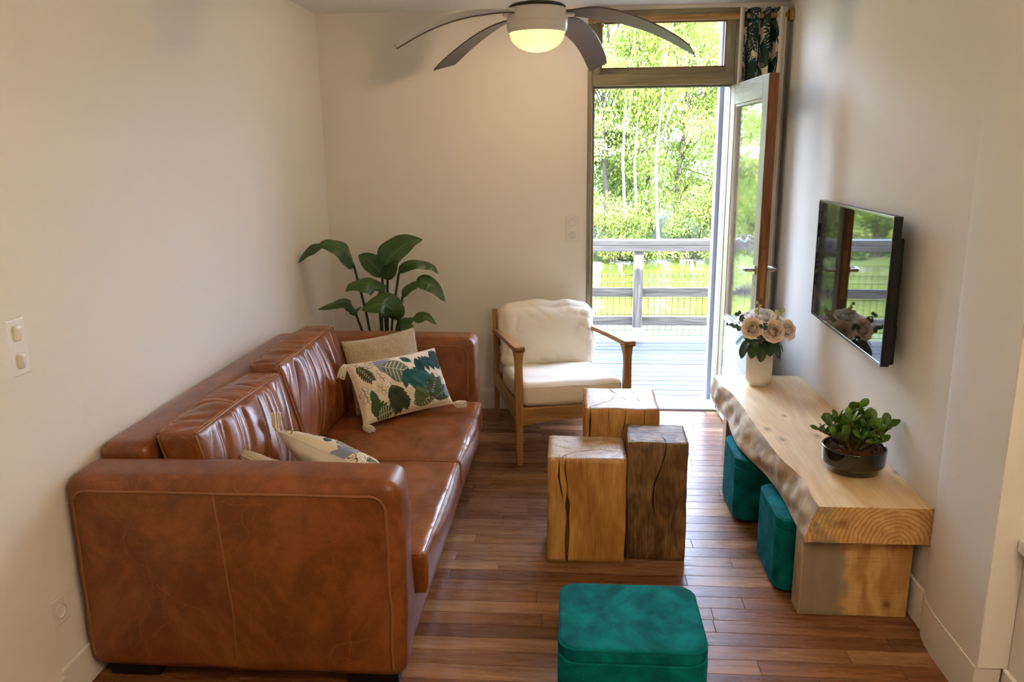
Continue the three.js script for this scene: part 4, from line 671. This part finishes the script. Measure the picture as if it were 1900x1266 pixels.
function rose(label, c, face, r, mats, group) { // c: heart of the bloom, face: where it looks; stem down into the vase
  const o = thing('rose', label, 'flower', c, 0, group), F = V(...face).normalize(), q = new THREE.Quaternion().setFromUnitVectors(V(0, 1, 0), F);
  const layers = [[3, 0.13, 0.0, 0.30], [3, 0.24, 0.02, 0.36], [4, 0.36, 0.08, 0.40], [5, 0.50, 0.18, 0.42], [5, 0.64, 0.34, 0.46], [6, 0.80, 0.58, 0.5], [6, 0.95, 0.95, 0.56]];
  layers.forEach(([n, R0, open, wd], li) => {
    for (let k = 0; k < n; k++) {
      const a = k / n * 6.283 + li * 0.9 + rr(-0.2, 0.2), nu = 8, nv = 8, pos = [], idx = [], uv = [], L = r * (0.95 + 0.25 * R0), R1 = r * R0 * rr(0.94, 1.06), half = lerp(1.45, 0.72, R0);
      for (let i = 0; i <= nu; i++) for (let j = 0; j <= nv; j++) {
        const t = i / nu, s = j / nv * 2 - 1, env = Math.sqrt(Math.max(0, 1 - Math.pow(Math.max(0, t - 0.45) / 0.55, 2) * s * s * 0.9)), aa = a + s * half * Math.sin(Math.PI * Math.min(0.5, 0.18 + t * 0.6));
        const bell = (0.02 * r + R1) * Math.sin(Math.min(1.5, 0.15 + t * 1.6)) * (1 + 0.35 * open * t * t - 0.42 * (1 - Math.min(1, open * 2)) * t * t * t), y = -0.55 * r + L * t * (0.95 - 0.26 * open * t) * env - (t > 0.85 ? open * 0.10 * r * (t - 0.85) / 0.15 : 0), w = 1 + 0.03 * Math.sin(j * 1.9 + k);
        pos.push(Math.cos(aa) * bell * w, y, Math.sin(aa) * bell * w); uv.push(j / nv, t);
      }
      for (let i = 0; i < nu; i++) for (let j = 0; j < nv; j++) { const b = i * (nv + 1) + j, d = b + nv + 1; idx.push(b, d, b + 1, d, d + 1, b + 1); }
      const g = new THREE.BufferGeometry(); g.setAttribute('position', new THREE.Float32BufferAttribute(pos, 3)); g.setAttribute('uv', new THREE.Float32BufferAttribute(uv, 2)); g.setIndex(idx); g.applyQuaternion(q); g.computeVertexNormals();
      part('petal', g, mats[(k + li) % 3], o);
    }
  });
  part('heart', new THREE.SphereGeometry(r * 0.10, 12, 8).scale(1, 3.2, 1).applyQuaternion(q).translate(0, 0, 0), mats[2], o);
  const b = F.clone().multiplyScalar(-0.5 * r), v = V(vaseAt[0] - c[0], vaseAt[1] + 0.19 - c[1], vaseAt[2] - c[2]), d = V(v.x * 0.6, v.y - 0.12, v.z * 0.6);
  part('stem', tube([b, b.clone().lerp(v, 0.5).add(V(0, -0.008, 0)), V(v.x * 0.93, v.y, v.z * 0.93), d], 0.003, 20, 6), M.stem, o);
  for (let k = 0; k < 3; k++) { const a = k * 2.1 + c[0] * 30, s = V(Math.cos(a), 0.05, Math.sin(a)), p0 = b.clone(); part('sepal', leafGeo([p0, p0.clone().addScaledVector(s, r * 0.5).add(V(0, -r * 0.05, 0)), p0.clone().addScaledVector(s, r * 0.95).add(V(0, -r * 0.3, 0))], r * 0.2, [0, 1, 0.01]), M.roseLeaf, o); }
  return o;
}
rose('peach rose facing the camera, lowest in the middle of the bouquet', [1.022, 0.762, -4.085], [0.05, 0.36, 0.93], 0.047, M.petal, 'roses in the cream vase');
rose('peach rose at the left of the bouquet, turned left', [0.918, 0.774, -4.10], [-0.40, 0.45, 0.80], 0.046, M.petal, 'roses in the cream vase');
rose('peach rose at the right rim of the bouquet, turned right', [1.100, 0.762, -4.11], [0.60, 0.30, 0.74], 0.044, M.petal, 'roses in the cream vase');
rose('white rose on top of the bouquet, behind the peach roses', [0.985, 0.822, -4.17], [0.0, 0.90, 0.42], 0.050, M.petalWhite, 'roses in the cream vase');
rose('white rose at the back left of the bouquet', [0.915, 0.808, -4.22], [-0.4, 0.85, 0.1], 0.046, M.petalWhite, 'roses in the cream vase');
rose('white rose at the back right of the bouquet', [1.055, 0.812, -4.22], [0.45, 0.85, 0.1], 0.046, M.petalWhite, 'roses in the cream vase');
function sprig(label, tipP, mat, size, n = 9, mid = [0, 0.03, 0]) {
  const c = [vaseAt[0], vaseAt[1] + 0.17, vaseAt[2]], o = thing('foliage_sprig', label, 'foliage', c, 0, 'sprigs in the cream vase'), e = V(tipP[0] - c[0], tipP[1] - c[1], tipP[2] - c[2]), start = V(e.x * 0.06, -0.06, e.z * 0.06), rim = V(clamp(e.x, -0.03, 0.03), 0.03, clamp(e.z, -0.03, 0.03));
  const cv = new THREE.CatmullRomCurve3([start, rim, rim.clone().lerp(e, 0.55).add(V(...mid)), e]); part('stem', new THREE.TubeGeometry(cv, 30, 0.0018, 5), M.stem, o);
  for (let k = 0; k < n; k++) { const t = lerp(0.5, 1, k / (n - 1)), p = cv.getPoint(t), a = k * 2.3, d = V(Math.cos(a), 0.35, Math.sin(a)).normalize(), s = size * lerp(1.1, 0.75, k / n); part('leaf', leafGeo([p, p.clone().addScaledVector(d, s * 0.6).add(V(0, 0.002, 0)), p.clone().addScaledVector(d, s)], s * 0.42, [0.2, 0.4, 0.9], 0.12, 8, 0.5), mat, o); }
}
sprig('small dark eucalyptus sprig sticking out far left of the roses', [0.800, 0.785, -4.12], M.eucalyptus, 0.026, 13);
sprig('grey-green eucalyptus sprig rising left of the roses', [0.850, 0.838, -4.15], M.eucalyptus, 0.030, 9);
sprig('pale green sprig above the top of the bouquet', [0.962, 0.885, -4.18], M.paleLeaf, 0.028, 8);
sprig('cream-green sprig at the upper right of the bouquet', [1.075, 0.848, -4.17], M.paleLeaf, 0.034, 9);
sprig('small green sprig between the front roses', [0.965, 0.800, -4.05], M.eucalyptus, 0.03, 7);
{
  const o = thing('bouquet_leaves', 'large dark green leaves hanging over the vase rim below the roses', 'foliage', [vaseAt[0], vaseAt[1] + 0.2, vaseAt[2]]);
  const L = [[-0.095, -0.055, 0.04, 0.030], [-0.055, -0.045, 0.075, 0.028], [-0.012, -0.062, 0.085, 0.026], [0.030, -0.03, 0.085, 0.028], [0.075, -0.05, 0.06, 0.032], [0.105, -0.03, 0.02, 0.026], [-0.115, 0.01, 0.0, 0.026], [0.05, 0.02, 0.09, 0.03], [-0.06, 0.03, 0.09, 0.03], [0.1, 0.03, -0.05, 0.03], [-0.08, 0.03, -0.07, 0.03], [-0.10, -0.03, 0.055, 0.02], [0.09, -0.065, 0.035, 0.02]];
  for (const [x, y, z, w] of L) part('leaf', leafGeo([[x * 0.25, 0.01, z * 0.25], [x * 0.7, 0.052 + y * 0.3, z * 0.7], [x, 0.018 + y * 0.6, z], [x * 1.08, y + 0.006, z * 1.05]], w, [x, 0.06, z + 0.02], 0.15, 12, 0.5), M.roseLeaf, o);
}
{ // jade plant in a black bowl
  const t = thing('potted_succulent', 'green jade plant in a low glossy black bowl on the bench', 'plant', [1.082, 0.4566, -2.995]);
  part('pot', lathe([[0.0001, 0], [0.082, 0], [0.094, 0.006], [0.101, 0.022], [0.1035, 0.03], [0.113, 0.033], [0.1155, 0.04], [0.118, 0.094], [0.1175, 0.0985], [0.114, 0.0995], [0.111, 0.098], [0.109, 0.06], [0.0001, 0.055]], 96), M.potBlack, t);
  const sg = new THREE.CircleGeometry(0.1095, 60, 0, 6.2832); const soil = new THREE.RingGeometry(0.0005, 0.1095, 72, 26).rotateX(-Math.PI / 2), sp = soil.attributes.position;
  for (let i = 0; i < sp.count; i++) sp.setY(i, 0.082 + 0.006 * n3(sp.getX(i) * 60, sp.getZ(i) * 60, 2) + 0.006 * n3(sp.getX(i) * 160, sp.getZ(i) * 160, 5)); soil.computeVertexNormals(); part('soil', soil, M.soil, t);
  const crumbs = []; for (let k = 0; k < 160; k++) { const a = rr(0, 6.28), r = 0.1 * Math.sqrt(rnd()), s = rr(0.003, 0.007); crumbs.push(new THREE.IcosahedronGeometry(s, 0).rotateX(a).rotateY(k).translate(Math.cos(a) * r, 0.087, Math.sin(a) * r)); }
  part('bark_chips', crumbs, M.soil, t).userData.kind = 'stuff';
  // fat paddle leaves: three shapes shared by all
  const fat = [0.046, 0.038, 0.052].map((L) => { const g = new THREE.SphereGeometry(1, 14, 10), p = g.attributes.position; for (let i = 0; i < p.count; i++) { const x = p.getX(i), y = p.getY(i), z = p.getZ(i), s = (y + 1) / 2; p.setXYZ(i, x * L * 0.30 * (0.35 + 0.75 * Math.sin(Math.min(1, s * 0.9 + 0.08) * Math.PI * 0.62)), s * L, z * L * 0.085 + 0.12 * L * s * s); } g.computeVertexNormals(); return g; });
  const tips = [];
  for (let k = 0; k < 19; k++) { const a = k * 2.4 + 0.3, rad = 0.135 * Math.sqrt((k + 0.5) / 19), h = 0.235 - 0.10 * (rad / 0.135) ** 2 + rr(-0.02, 0.02); tips.push([Math.cos(a) * rad, h, Math.sin(a) * rad * 0.9]); }
  for (const [x, y, z] of tips) {
    const b = V(x * 0.18, 0.085, z * 0.18), m = V(x * 0.5, lerp(0.085, y, 0.55), z * 0.5), e = V(x, y, z); part('stem', tube([b, m, e], 0.0055, 12, 6), M.jadeStem, t);
    const dir = e.clone().sub(m).normalize(), c = new THREE.CatmullRomCurve3([b, m, e]);
    for (let j = 0; j < 10; j++) {
      const u = j < 2 ? 1 : lerp(0.55, 0.98, (j - 2) / 7), p = c.getPoint(u), a = j * 1.571 * 1.03 + x * 40, out = V(Math.cos(a), j < 2 ? 0.9 : lerp(0.05, 0.55, u), Math.sin(a)).normalize();
      const l = part('leaf', fat[(j + tips.length) % 3 === 0 ? 1 : j % 3], M.jade[Math.floor(rnd() * 4)], t); l.position.copy(p); l.quaternion.setFromUnitVectors(V(0, 1, 0), out.clone().addScaledVector(dir, 0.25).normalize()); l.rotateY(rr(0, 6.28)); l.scale.setScalar(rr(0.85, 1.2));
    }
  }
}

// ---------- television ----------
{
  const t = thing('television', 'flat black wall television reflecting the terrace', 'television', [1.174, 1.146, -3.526], -1.8 * deg), w = 1.03, h = 0.563;
  part('body', rbox(0.004, 0.03, -h / 2, h / 2, -w / 2, w / 2, 0.004, 1, [0, 0], 3), M.tvBody, t);
  part('back_cover', [rbox(0.026, 0.052, -h / 2 + 0.03, h / 2 - 0.08, -w / 2 + 0.02, w / 2 - 0.02, 0.012, 1, [0, 0], 3), rbox(0.02, 0.05, -h / 2 + 0.004, -h / 2 + 0.16, -w / 2 + 0.004, w / 2 - 0.004, 0.012, 1, [0, 0], 3)], M.tvBody, t);
  part('screen', box(0.0, 0.0045, -h / 2 + 0.010, h / 2 - 0.010, -w / 2 + 0.010, w / 2 - 0.010), M.tvScreen, t);
  part('bezel', [rbox(-0.002, 0.006, h / 2 - 0.0105, h / 2, -w / 2, w / 2, 0.002), rbox(-0.002, 0.006, -h / 2, -h / 2 + 0.013, -w / 2, w / 2, 0.002)], M.tvRim, t, 'thin metallic rim');
  part('bezel', [rbox(-0.002, 0.006, -h / 2, h / 2, -w / 2, -w / 2 + 0.0105, 0.002), rbox(-0.002, 0.006, -h / 2, h / 2, w / 2 - 0.0105, w / 2, 0.002)], M.tvBody, t);
  part('wall_bracket', rbox(0.045, 0.0675, -0.12, 0.1, -0.1, 0.2, 0.004), M.tvBody, t);
}

// ---------- tall leafy plant behind the sofa ----------
{
  const at = [-1.14, 0, -4.66], t = thing('potted_plant', 'large-leaved dark green house plant in the corner behind the sofa', 'plant', at), R = (p) => V(p[0] - at[0], p[1] - at[1], p[2] - at[2]);
  part('planter', lathe([[0.0001, 0], [0.13, 0], [0.14, 0.01], [0.17, 0.36], [0.175, 0.40], [0.16, 0.405], [0.155, 0.35], [0.0001, 0.34]], 48), M.planter, t); part('soil', new THREE.CircleGeometry(0.157, 40).rotateX(-Math.PI / 2).translate(0, 0.36, 0), M.soil, t);
  const L = [ // midrib, half width, which way the face looks, fold, stem foot
    [[[-1.29, 1.02, -4.60], [-1.30, 1.08, -4.56], [-1.33, 1.14, -4.52], [-1.40, 1.17, -4.48], [-1.45, 1.165, -4.45]], 0.075, [0.45, 0.75, 0.5], -0.25, [-1.19, -4.62]],
    [[[-1.43, 1.17, -4.46], [-1.47, 1.155, -4.44], [-1.515, 1.125, -4.43], [-1.562, 1.07, -4.42]], 0.036, [-0.3, 0.6, 0.75], -0.2, null],
    [[[-1.12, 1.01, -4.60], [-1.08, 1.07, -4.60], [-1.03, 1.12, -4.62], [-0.97, 1.16, -4.66], [-0.90, 1.17, -4.72]], 0.098, [-0.35, 0.55, 0.8], 0.22, [-1.16, -4.64]],
    [[[-1.14, 0.95, -4.66], [-1.19, 1.01, -4.70], [-1.25, 1.05, -4.74], [-1.31, 1.07, -4.78]], 0.062, [0.3, 0.4, 0.85], 0.1, [-1.13, -4.66]],
    [[[-1.10, 0.94, -4.62], [-1.08, 0.99, -4.58], [-1.05, 1.03, -4.56], [-1.02, 1.07, -4.55]], 0.040, [0.3, 0.2, 0.9], 0.2, [-1.13, -4.67]],
    [[[-1.03, 0.98, -4.62], [-1.00, 1.02, -4.62], [-0.94, 1.04, -4.64], [-0.88, 1.03, -4.66], [-0.83, 1.01, -4.66], [-0.80, 0.97, -4.66]], 0.042, [0.25, 0.8, 0.5], -0.3, [-1.12, -4.62]],
    [[[-1.01, 0.84, -4.60], [-0.98, 0.88, -4.60], [-0.93, 0.91, -4.62], [-0.91, 0.915, -4.62]], 0.030, [-0.5, 0.3, 0.8], 0.2, [-1.08, -4.60]],
    [[[-0.93, 0.912, -4.62], [-0.87, 0.925, -4.64], [-0.82, 0.89, -4.64], [-0.76, 0.81, -4.62]], 0.056, [0.45, 0.6, 0.65], -0.15, null],
    [[[-1.14, 0.85, -4.56], [-1.14, 0.90, -4.53], [-1.18, 0.94, -4.50], [-1.24, 0.94, -4.48], [-1.28, 0.93, -4.46], [-1.31, 0.90, -4.45]], 0.062, [-0.2, 0.75, 0.6], -0.3, [-1.15, -4.62]],
    [[[-1.29, 0.74, -4.58], [-1.29, 0.79, -4.54], [-1.34, 0.83, -4.50], [-1.39, 0.82, -4.46], [-1.47, 0.80, -4.42]], 0.050, [-0.1, 0.8, 0.55], -0.25, [-1.21, -4.62]],
    [[[-1.03, 0.71, -4.55], [-1.05, 0.78, -4.50], [-1.09, 0.83, -4.46], [-1.15, 0.82, -4.43], [-1.21, 0.80, -4.41]], 0.078, [-0.15, 0.6, 0.75], -0.12, [-1.10, -4.60]],
    [[[-1.03, 0.70, -4.60], [-0.99, 0.70, -4.60], [-0.94, 0.715, -4.61]], 0.030, [0, 0.7, 0.7], -0.4, [-1.09, -4.63]],
    [[[-0.955, 0.71, -4.61], [-0.92, 0.72, -4.61], [-0.88, 0.725, -4.62], [-0.81, 0.675, -4.60]], 0.040, [0.2, 0.75, 0.6], -0.2, null],
    [[[-1.05, 0.64, -4.56], [-1.01, 0.69, -4.53], [-0.97, 0.69, -4.51], [-0.93, 0.685, -4.50]], 0.036, [0, 0.6, 0.7], -0.1, [-1.08, -4.60]],
  ];
  for (const [pts, w, nrm, fold, foot] of L) {
    part('leaf', leafGeo(pts.map(R), w, nrm, fold, 22, 0.35, 0.05), M.lily, t);
    if (foot) { const e = R(pts[0]), n = R(pts[1]).sub(e).multiplyScalar(0.4), a = R([foot[0], 0.36, foot[1]]); part('stem', tube([a, a.clone().lerp(e, 0.55).add(V((e.x - a.x) * -0.12, 0, 0)), e, e.clone().add(n)], 0.0075, 24, 8), M.lilyStem, t); }
  }
  for (const [x, z] of [[0.02, 0.03], [-0.05, -0.02], [0.05, -0.04]]) part('sheath', tube([[x * 0.6, 0.35, z], [x, 0.46, z], [x * 1.3, 0.56, z]], 0.012, 16, 8), M.lilyStem, t);
}

// ---------- terrace ----------
const DY = -0.05;
{
  const d = new THREE.Group(); d.name = 'deck'; tag(d, null, null, null, 'structure'); scene.add(d);
  const g = [0, 1, 2].map((k) => rbox(-3.6, 3.6, DY - 0.035, DY, -0.0575, 0.0575, 0.004, 0, [k * 0.4, k * 0.07], 1));
  for (let k = 0; k < 17; k++) { const p = part('deck_board', g[k % 3], M.deck[Math.floor(rnd() * 3)], d); p.position.set(rr(-0.2, 0.2), rr(-0.002, 0.002), -5.405 - k * 0.1225); }
  for (const x of [-3, -1.5, 0, 1.5, 3]) part('joist', box(x - 0.03, x + 0.03, DY - 0.2, DY - 0.036, -7.38, -5.32, 2), M.rail, d);
  part('fascia', rbox(-3.8, 3.8, DY - 0.2, DY - 0.005, -7.44, -7.41, 0.004), M.rail, d);
}
{
  const r = thing('terrace_railing', 'weathered wooden terrace railing with wire mesh outside the open door', 'railing', [0.585, DY, -7.29]);
  const posts = [-3.4, -1.7, 0, 1.7, 3.4];
  for (const x of posts) {
    part('post', rbox(x - 0.042, x + 0.042, 0.12, 0.885, -0.042, 0.042, 0.005, 1), M.rail, r);
    const b = part('post_foot', [rbox(x - 0.045, x + 0.045, 0.006, 0.13, -0.045, 0.045, 0.003), rbox(x - 0.085, x + 0.085, 0, 0.007, -0.06, 0.07, 0.002)], M.galv, r, 'galvanised post foot');
  }
  part('handrail', rbox(-3.6, 3.6, 0.885, 0.935, -0.065, 0.065, 0.006, 0), M.railPale, r);
  part('upper_rail', rbox(-3.6, 3.6, 0.835, 0.884, 0.043, 0.066, 0.004, 0), M.railPale, r);
  for (const y of [0.445, 0.175]) for (let k = 0; k < 4; k++) part('rail', rbox(posts[k] + 0.001, posts[k + 1] - 0.001, y - 0.042, y + 0.042, -0.072, -0.043, 0.005, 0, [k * 0.3, y]), M.rail, r);
  // welded wire panels with a crimped fold along the top and the bottom
  for (let k = 0; k < 4; k++) {
    const x0 = posts[k] + 0.05, x1 = posts[k + 1] - 0.05, n = Math.round((x1 - x0) / 0.055), l = [], prof = [[0.03, -0.09], [0.055, -0.12], [0.08, -0.09], [0.53, -0.09], [0.565, -0.12], [0.60, -0.09], [0.625, -0.09]];
    for (let i = 0; i <= n; i++) { const x = lerp(x0, x1, i / n); for (let j = 0; j < prof.length - 1; j++) l.push(cyl([x, prof[j][0], prof[j][1]], [x, prof[j + 1][0], prof[j + 1][1]], 0.0028, 0.0028, 5)); }
    for (const [y, z] of [[0.03, -0.093], [0.08, -0.093], [0.23, -0.093], [0.38, -0.093], [0.53, -0.093], [0.60, -0.093]]) l.push(cyl([x0 - 0.02, y, z], [x1 + 0.02, y, z], 0.0028, 0.0028, 5));
    part('wire_panel', l, M.wire, r);
  }
}
// the house goes on round the room: outer wall and roof with an overhang that keeps the terrace in shade
struct('roof', box(-9, 9, 2.72, 2.90, -5.66, 6), M.roof);
struct('wall_outside', [box(-6, -1.8, -0.3, 2.72, -5.30, -5.08), box(1.65, 6, -0.3, 2.72, -5.30, -5.08), box(-1.8, 1.65, 2.5, 2.72, -5.30, -5.08)], M.house);

// ---------- garden, pond, trees ----------
const GY = -1.3;
{
  const g = new THREE.PlaneGeometry(120, 60, 160, 90).rotateX(-Math.PI / 2).translate(0, 0, -34), p = g.attributes.position;
  for (let i = 0; i < p.count; i++) { const x = p.getX(i), z = p.getZ(i), pond = sstep(1, 0.75, Math.abs(z + 18.6 + 0.6 * Math.sin(x * 0.3)) / 4.6); p.setY(i, GY + 0.08 * n3(x * 0.4, z * 0.4, 2) - pond * 0.55 + sstep(-24, -50, z) * 2.5); }
  g.computeVertexNormals(); struct('ground', g, M.grass);
  const wave = pix(256, 256, (u, v) => 0.5 + tn(u, v, 8, 14, 3, 141) * 0.5, false, [1 / 3, 1 / 3]);
  const scum = pix(256, 256, (u, v) => mix3(hex('#525c22'), hex('#3a4218'), clamp(0.5 + tn(u, v, 5, 4, 4, 143) * 1.2)), true, [1 / 14, 1 / 9]);
  const w = boxUV(new THREE.PlaneGeometry(110, 10, 1, 1).rotateX(-Math.PI / 2).translate(0, GY - 0.12, -18.6), 0);
  struct('pond', w, phy({ map: scum, roughness: 0.10, specularIntensity: 0.4, bumpMap: wave, bumpScale: 0.02 }));
}
const leafM = phy({ color: 0xffffff, roughness: 0.9, transmission: 0.35, thickness: 0, specularIntensity: 0.3 });
const leafShapes = (() => { const g = new THREE.BufferGeometry(); g.setAttribute('position', new THREE.Float32BufferAttribute([0, 0, 0, 0.30, 0.5, 0.07, 0, 1, 0, -0.30, 0.5, 0.07], 3)); g.setIndex([0, 1, 2, 0, 2, 3]); g.computeVertexNormals(); return g; })();
function foliage(name, parent, clumps, per, size, tint) {
  const n = clumps.length * per, im = new THREE.InstancedMesh(leafShapes, leafM, n), m = new THREE.Matrix4(), q = new THREE.Quaternion(), e = new THREE.Euler(), col = new THREE.Color(); let k = 0;
  for (const [x, y, z, r] of clumps) {
    const shade = rr(0.75, 1.3), ylw = rr(0.85, 1.12);
    for (let i = 0; i < per; i++) {
      const a = rr(0, 6.283), b = Math.acos(rr(-1, 1)), d = r * Math.cbrt(rnd()) , s = size * rr(0.6, 1.4);
      e.set(rr(-0.9, 0.9) + 1.0, rr(0, 6.28), rr(-0.6, 0.6)); q.setFromEuler(e);
      m.compose(V(x + d * Math.sin(b) * Math.cos(a), y + d * Math.cos(b) * 0.62, z + d * Math.sin(b) * Math.sin(a)), q, V(s, s, s)); im.setMatrixAt(k, m);
      const t = rr(0.8, 1.2) * shade; col.setRGB(tint[0] * t * ylw, tint[1] * t, tint[2] * t); im.setColorAt(k++, col);
    }
  }
  im.name = name; im.castShadow = im.receiveShadow = true; im.userData.kind = 'stuff'; parent.add(im);
}
function tree(label, x, z, h, spread, tint, { trunkM = M.bark, clumps = 62, per = 360, size = 0.09, low = 0.05, trunkR = 0.1 } = {}, group = 'trees beyond the pond') {
  const y0 = GY + sstep(-24, -50, z) * 2.5 - 0.05, t = thing('tree', label, 'tree', [x, y0, z], 0, group), lean = rr(-0.5, 0.5);
  part('trunk', loft([0, 0.15, 0.35, 0.6, 0.8, 0.97].map((k, i) => ({ p: [lean * k * k + 0.1 * Math.sin(k * 7 + x), h * k, 0.1 * Math.sin(k * 5 + z)], w: trunkR * 2 * (1 - k * 0.8) * (i ? 1 : 1.35), h: trunkR * 2 * (1 - k * 0.8) * (i ? 1 : 1.35), x: [1, 0, 0], y: [0, 0, 1] })), 1, 10), trunkM, t);
  const C = [], br = [];
  for (let i = 0; i < clumps; i++) { const k = lerp(low, 1, Math.pow(rnd(), 0.8)), a = rr(0, 6.283), w = spread * Math.sin(Math.PI * Math.min(0.97, 0.22 + k * 0.74)) ** 0.7 * Math.sqrt(rr(0.15, 1)), p = [lean * k * k + Math.cos(a) * w, h * k, Math.sin(a) * w]; C.push([...p, rr(0.45, 0.85)]); if (i % 5 === 0) br.push(tube([[lean * k * k * 0.7, h * k * 0.72, 0], [p[0] * 0.5, h * k * 0.9, p[2] * 0.5], p], 0.022, 8, 5)); }
  part('branches', br, trunkM, t); foliage('leaves', t, C, per, size, tint);
}
const GREENS = [[0.28, 0.34, 0.08], [0.21, 0.28, 0.06], [0.32, 0.37, 0.105]];
[[-13.5, -25, 7.5, 2.6], [-9.8, -24.5, 7.2, 2.4], [-6.6, -24.8, 7.8, 2.5], [-4.2, -24.2, 6.8, 2.2], [-1.6, -25.4, 7.6, 2.5], [0.9, -24.4, 7.4, 2.2], [3.2, -25.2, 7.0, 2.3], [5.8, -24.6, 7.7, 2.5], [9.2, -25, 7.2, 2.6], [13, -25.5, 7.6, 2.7]].forEach(([x, z, h, s], i) =>
  tree('sunlit broadleaf tree in the row beyond the pond', x, z, h, s, GREENS[i % 3], { clumps: i > 1 && i < 8 ? 110 : 55 }));
[[-11, -29, 9], [-5, -29.5, 9.5], [0, -29, 9.2], [2.6, -28.6, 8.8], [5, -29.5, 9.4], [11, -29.5, 9]].forEach(([x, z, h]) =>
  tree('taller sunlit tree in the second row beyond the pond', x, z, h, 3.2, [0.25, 0.31, 0.08], { clumps: 80, size: 0.12 }, 'taller trees of the second row'));
[[1.35, -22.9, 8.0], [1.75, -23.3, 7.6], [2.35, -23.0, 7.8]].forEach(([x, z, h], i) => tree(['pale-barked birch standing leftmost through the door', 'pale-barked birch between two others through the door', 'pale-barked birch right of the two others through the door'][i], x, z, h, 0.9, [0.30, 0.36, 0.06], { trunkM: M.birch, clumps: 16, per: 120, low: 0.45, trunkR: 0.05, size: 0.11 }, 'birches'));
function shrub(x, z, h, s, tint) {
  const t = thing('shrub', 'low green shrub on the far bank of the pond', 'shrub', [x, GY - 0.1, z], 0, 'shrubs on the far bank'), C = [], st = [];
  for (let i = 0; i < 16; i++) { const a = rr(0, 6.28), w = s * Math.sqrt(rnd()), p = [Math.cos(a) * w, rr(0.2, h), Math.sin(a) * w * 0.7]; C.push([...p, rr(0.3, 0.55)]); if (i % 3 === 0) st.push(tube([[p[0] * 0.2, 0, p[2] * 0.2], [p[0] * 0.5, p[1] * 0.6, p[2] * 0.5], p], 0.02, 6, 5)); }
  part('stems', st, M.bark, t); foliage('leaves', t, C, 260, 0.085, tint);
}
for (let k = 0; k < 15; k++) shrub(-9.5 + k * 1.15 + rr(-0.3, 0.3), -22.9 + rr(-0.4, 0.3), rr(1.2, 2.4), rr(0.7, 1.0), GREENS[k % 3]);

// ---------- added fill light: made-up uplighter, out of view beside the camera ----------
{
  const t = thing('fill_uplighter', 'added fill light shaped as a white uplighter, out of view beside the camera', 'lamp', [0.93, 0, -0.25]);
  part('base', lathe([[0.0001, 0], [0.15, 0], [0.15, 0.015], [0.03, 0.03], [0.0001, 0.03]]), M.fanWhite, t);
  part('pole', cyl([0, 0.03, 0], [0, 1.66, 0], 0.013), M.fanWhite, t);
  part('shade', lathe([[0.0001, 1.64], [0.06, 1.65], [0.2, 1.70], [0.30, 1.77], [0.305, 1.77], [0.2, 1.715], [0.06, 1.665], [0.0001, 1.66]].reverse()), M.fanWhite, t);
  part('fill_disc', cyl([0, 1.72, 0], [0, 1.735, 0], 0.215, 0.215, 40), std({ color: '#ffffff', emissive: new THREE.Color(1, 0.77, 0.51), emissiveIntensity: 2.0 }), t);
  const l = new THREE.RectAreaLight(new THREE.Color(1, 0.79, 0.55), FILL, 0.36, 0.36); l.name = 'fill_uplight'; l.position.set(0, 1.74, 0); l.rotation.x = Math.PI / 2; t.add(l);
}
renderer.render(scene, camera);
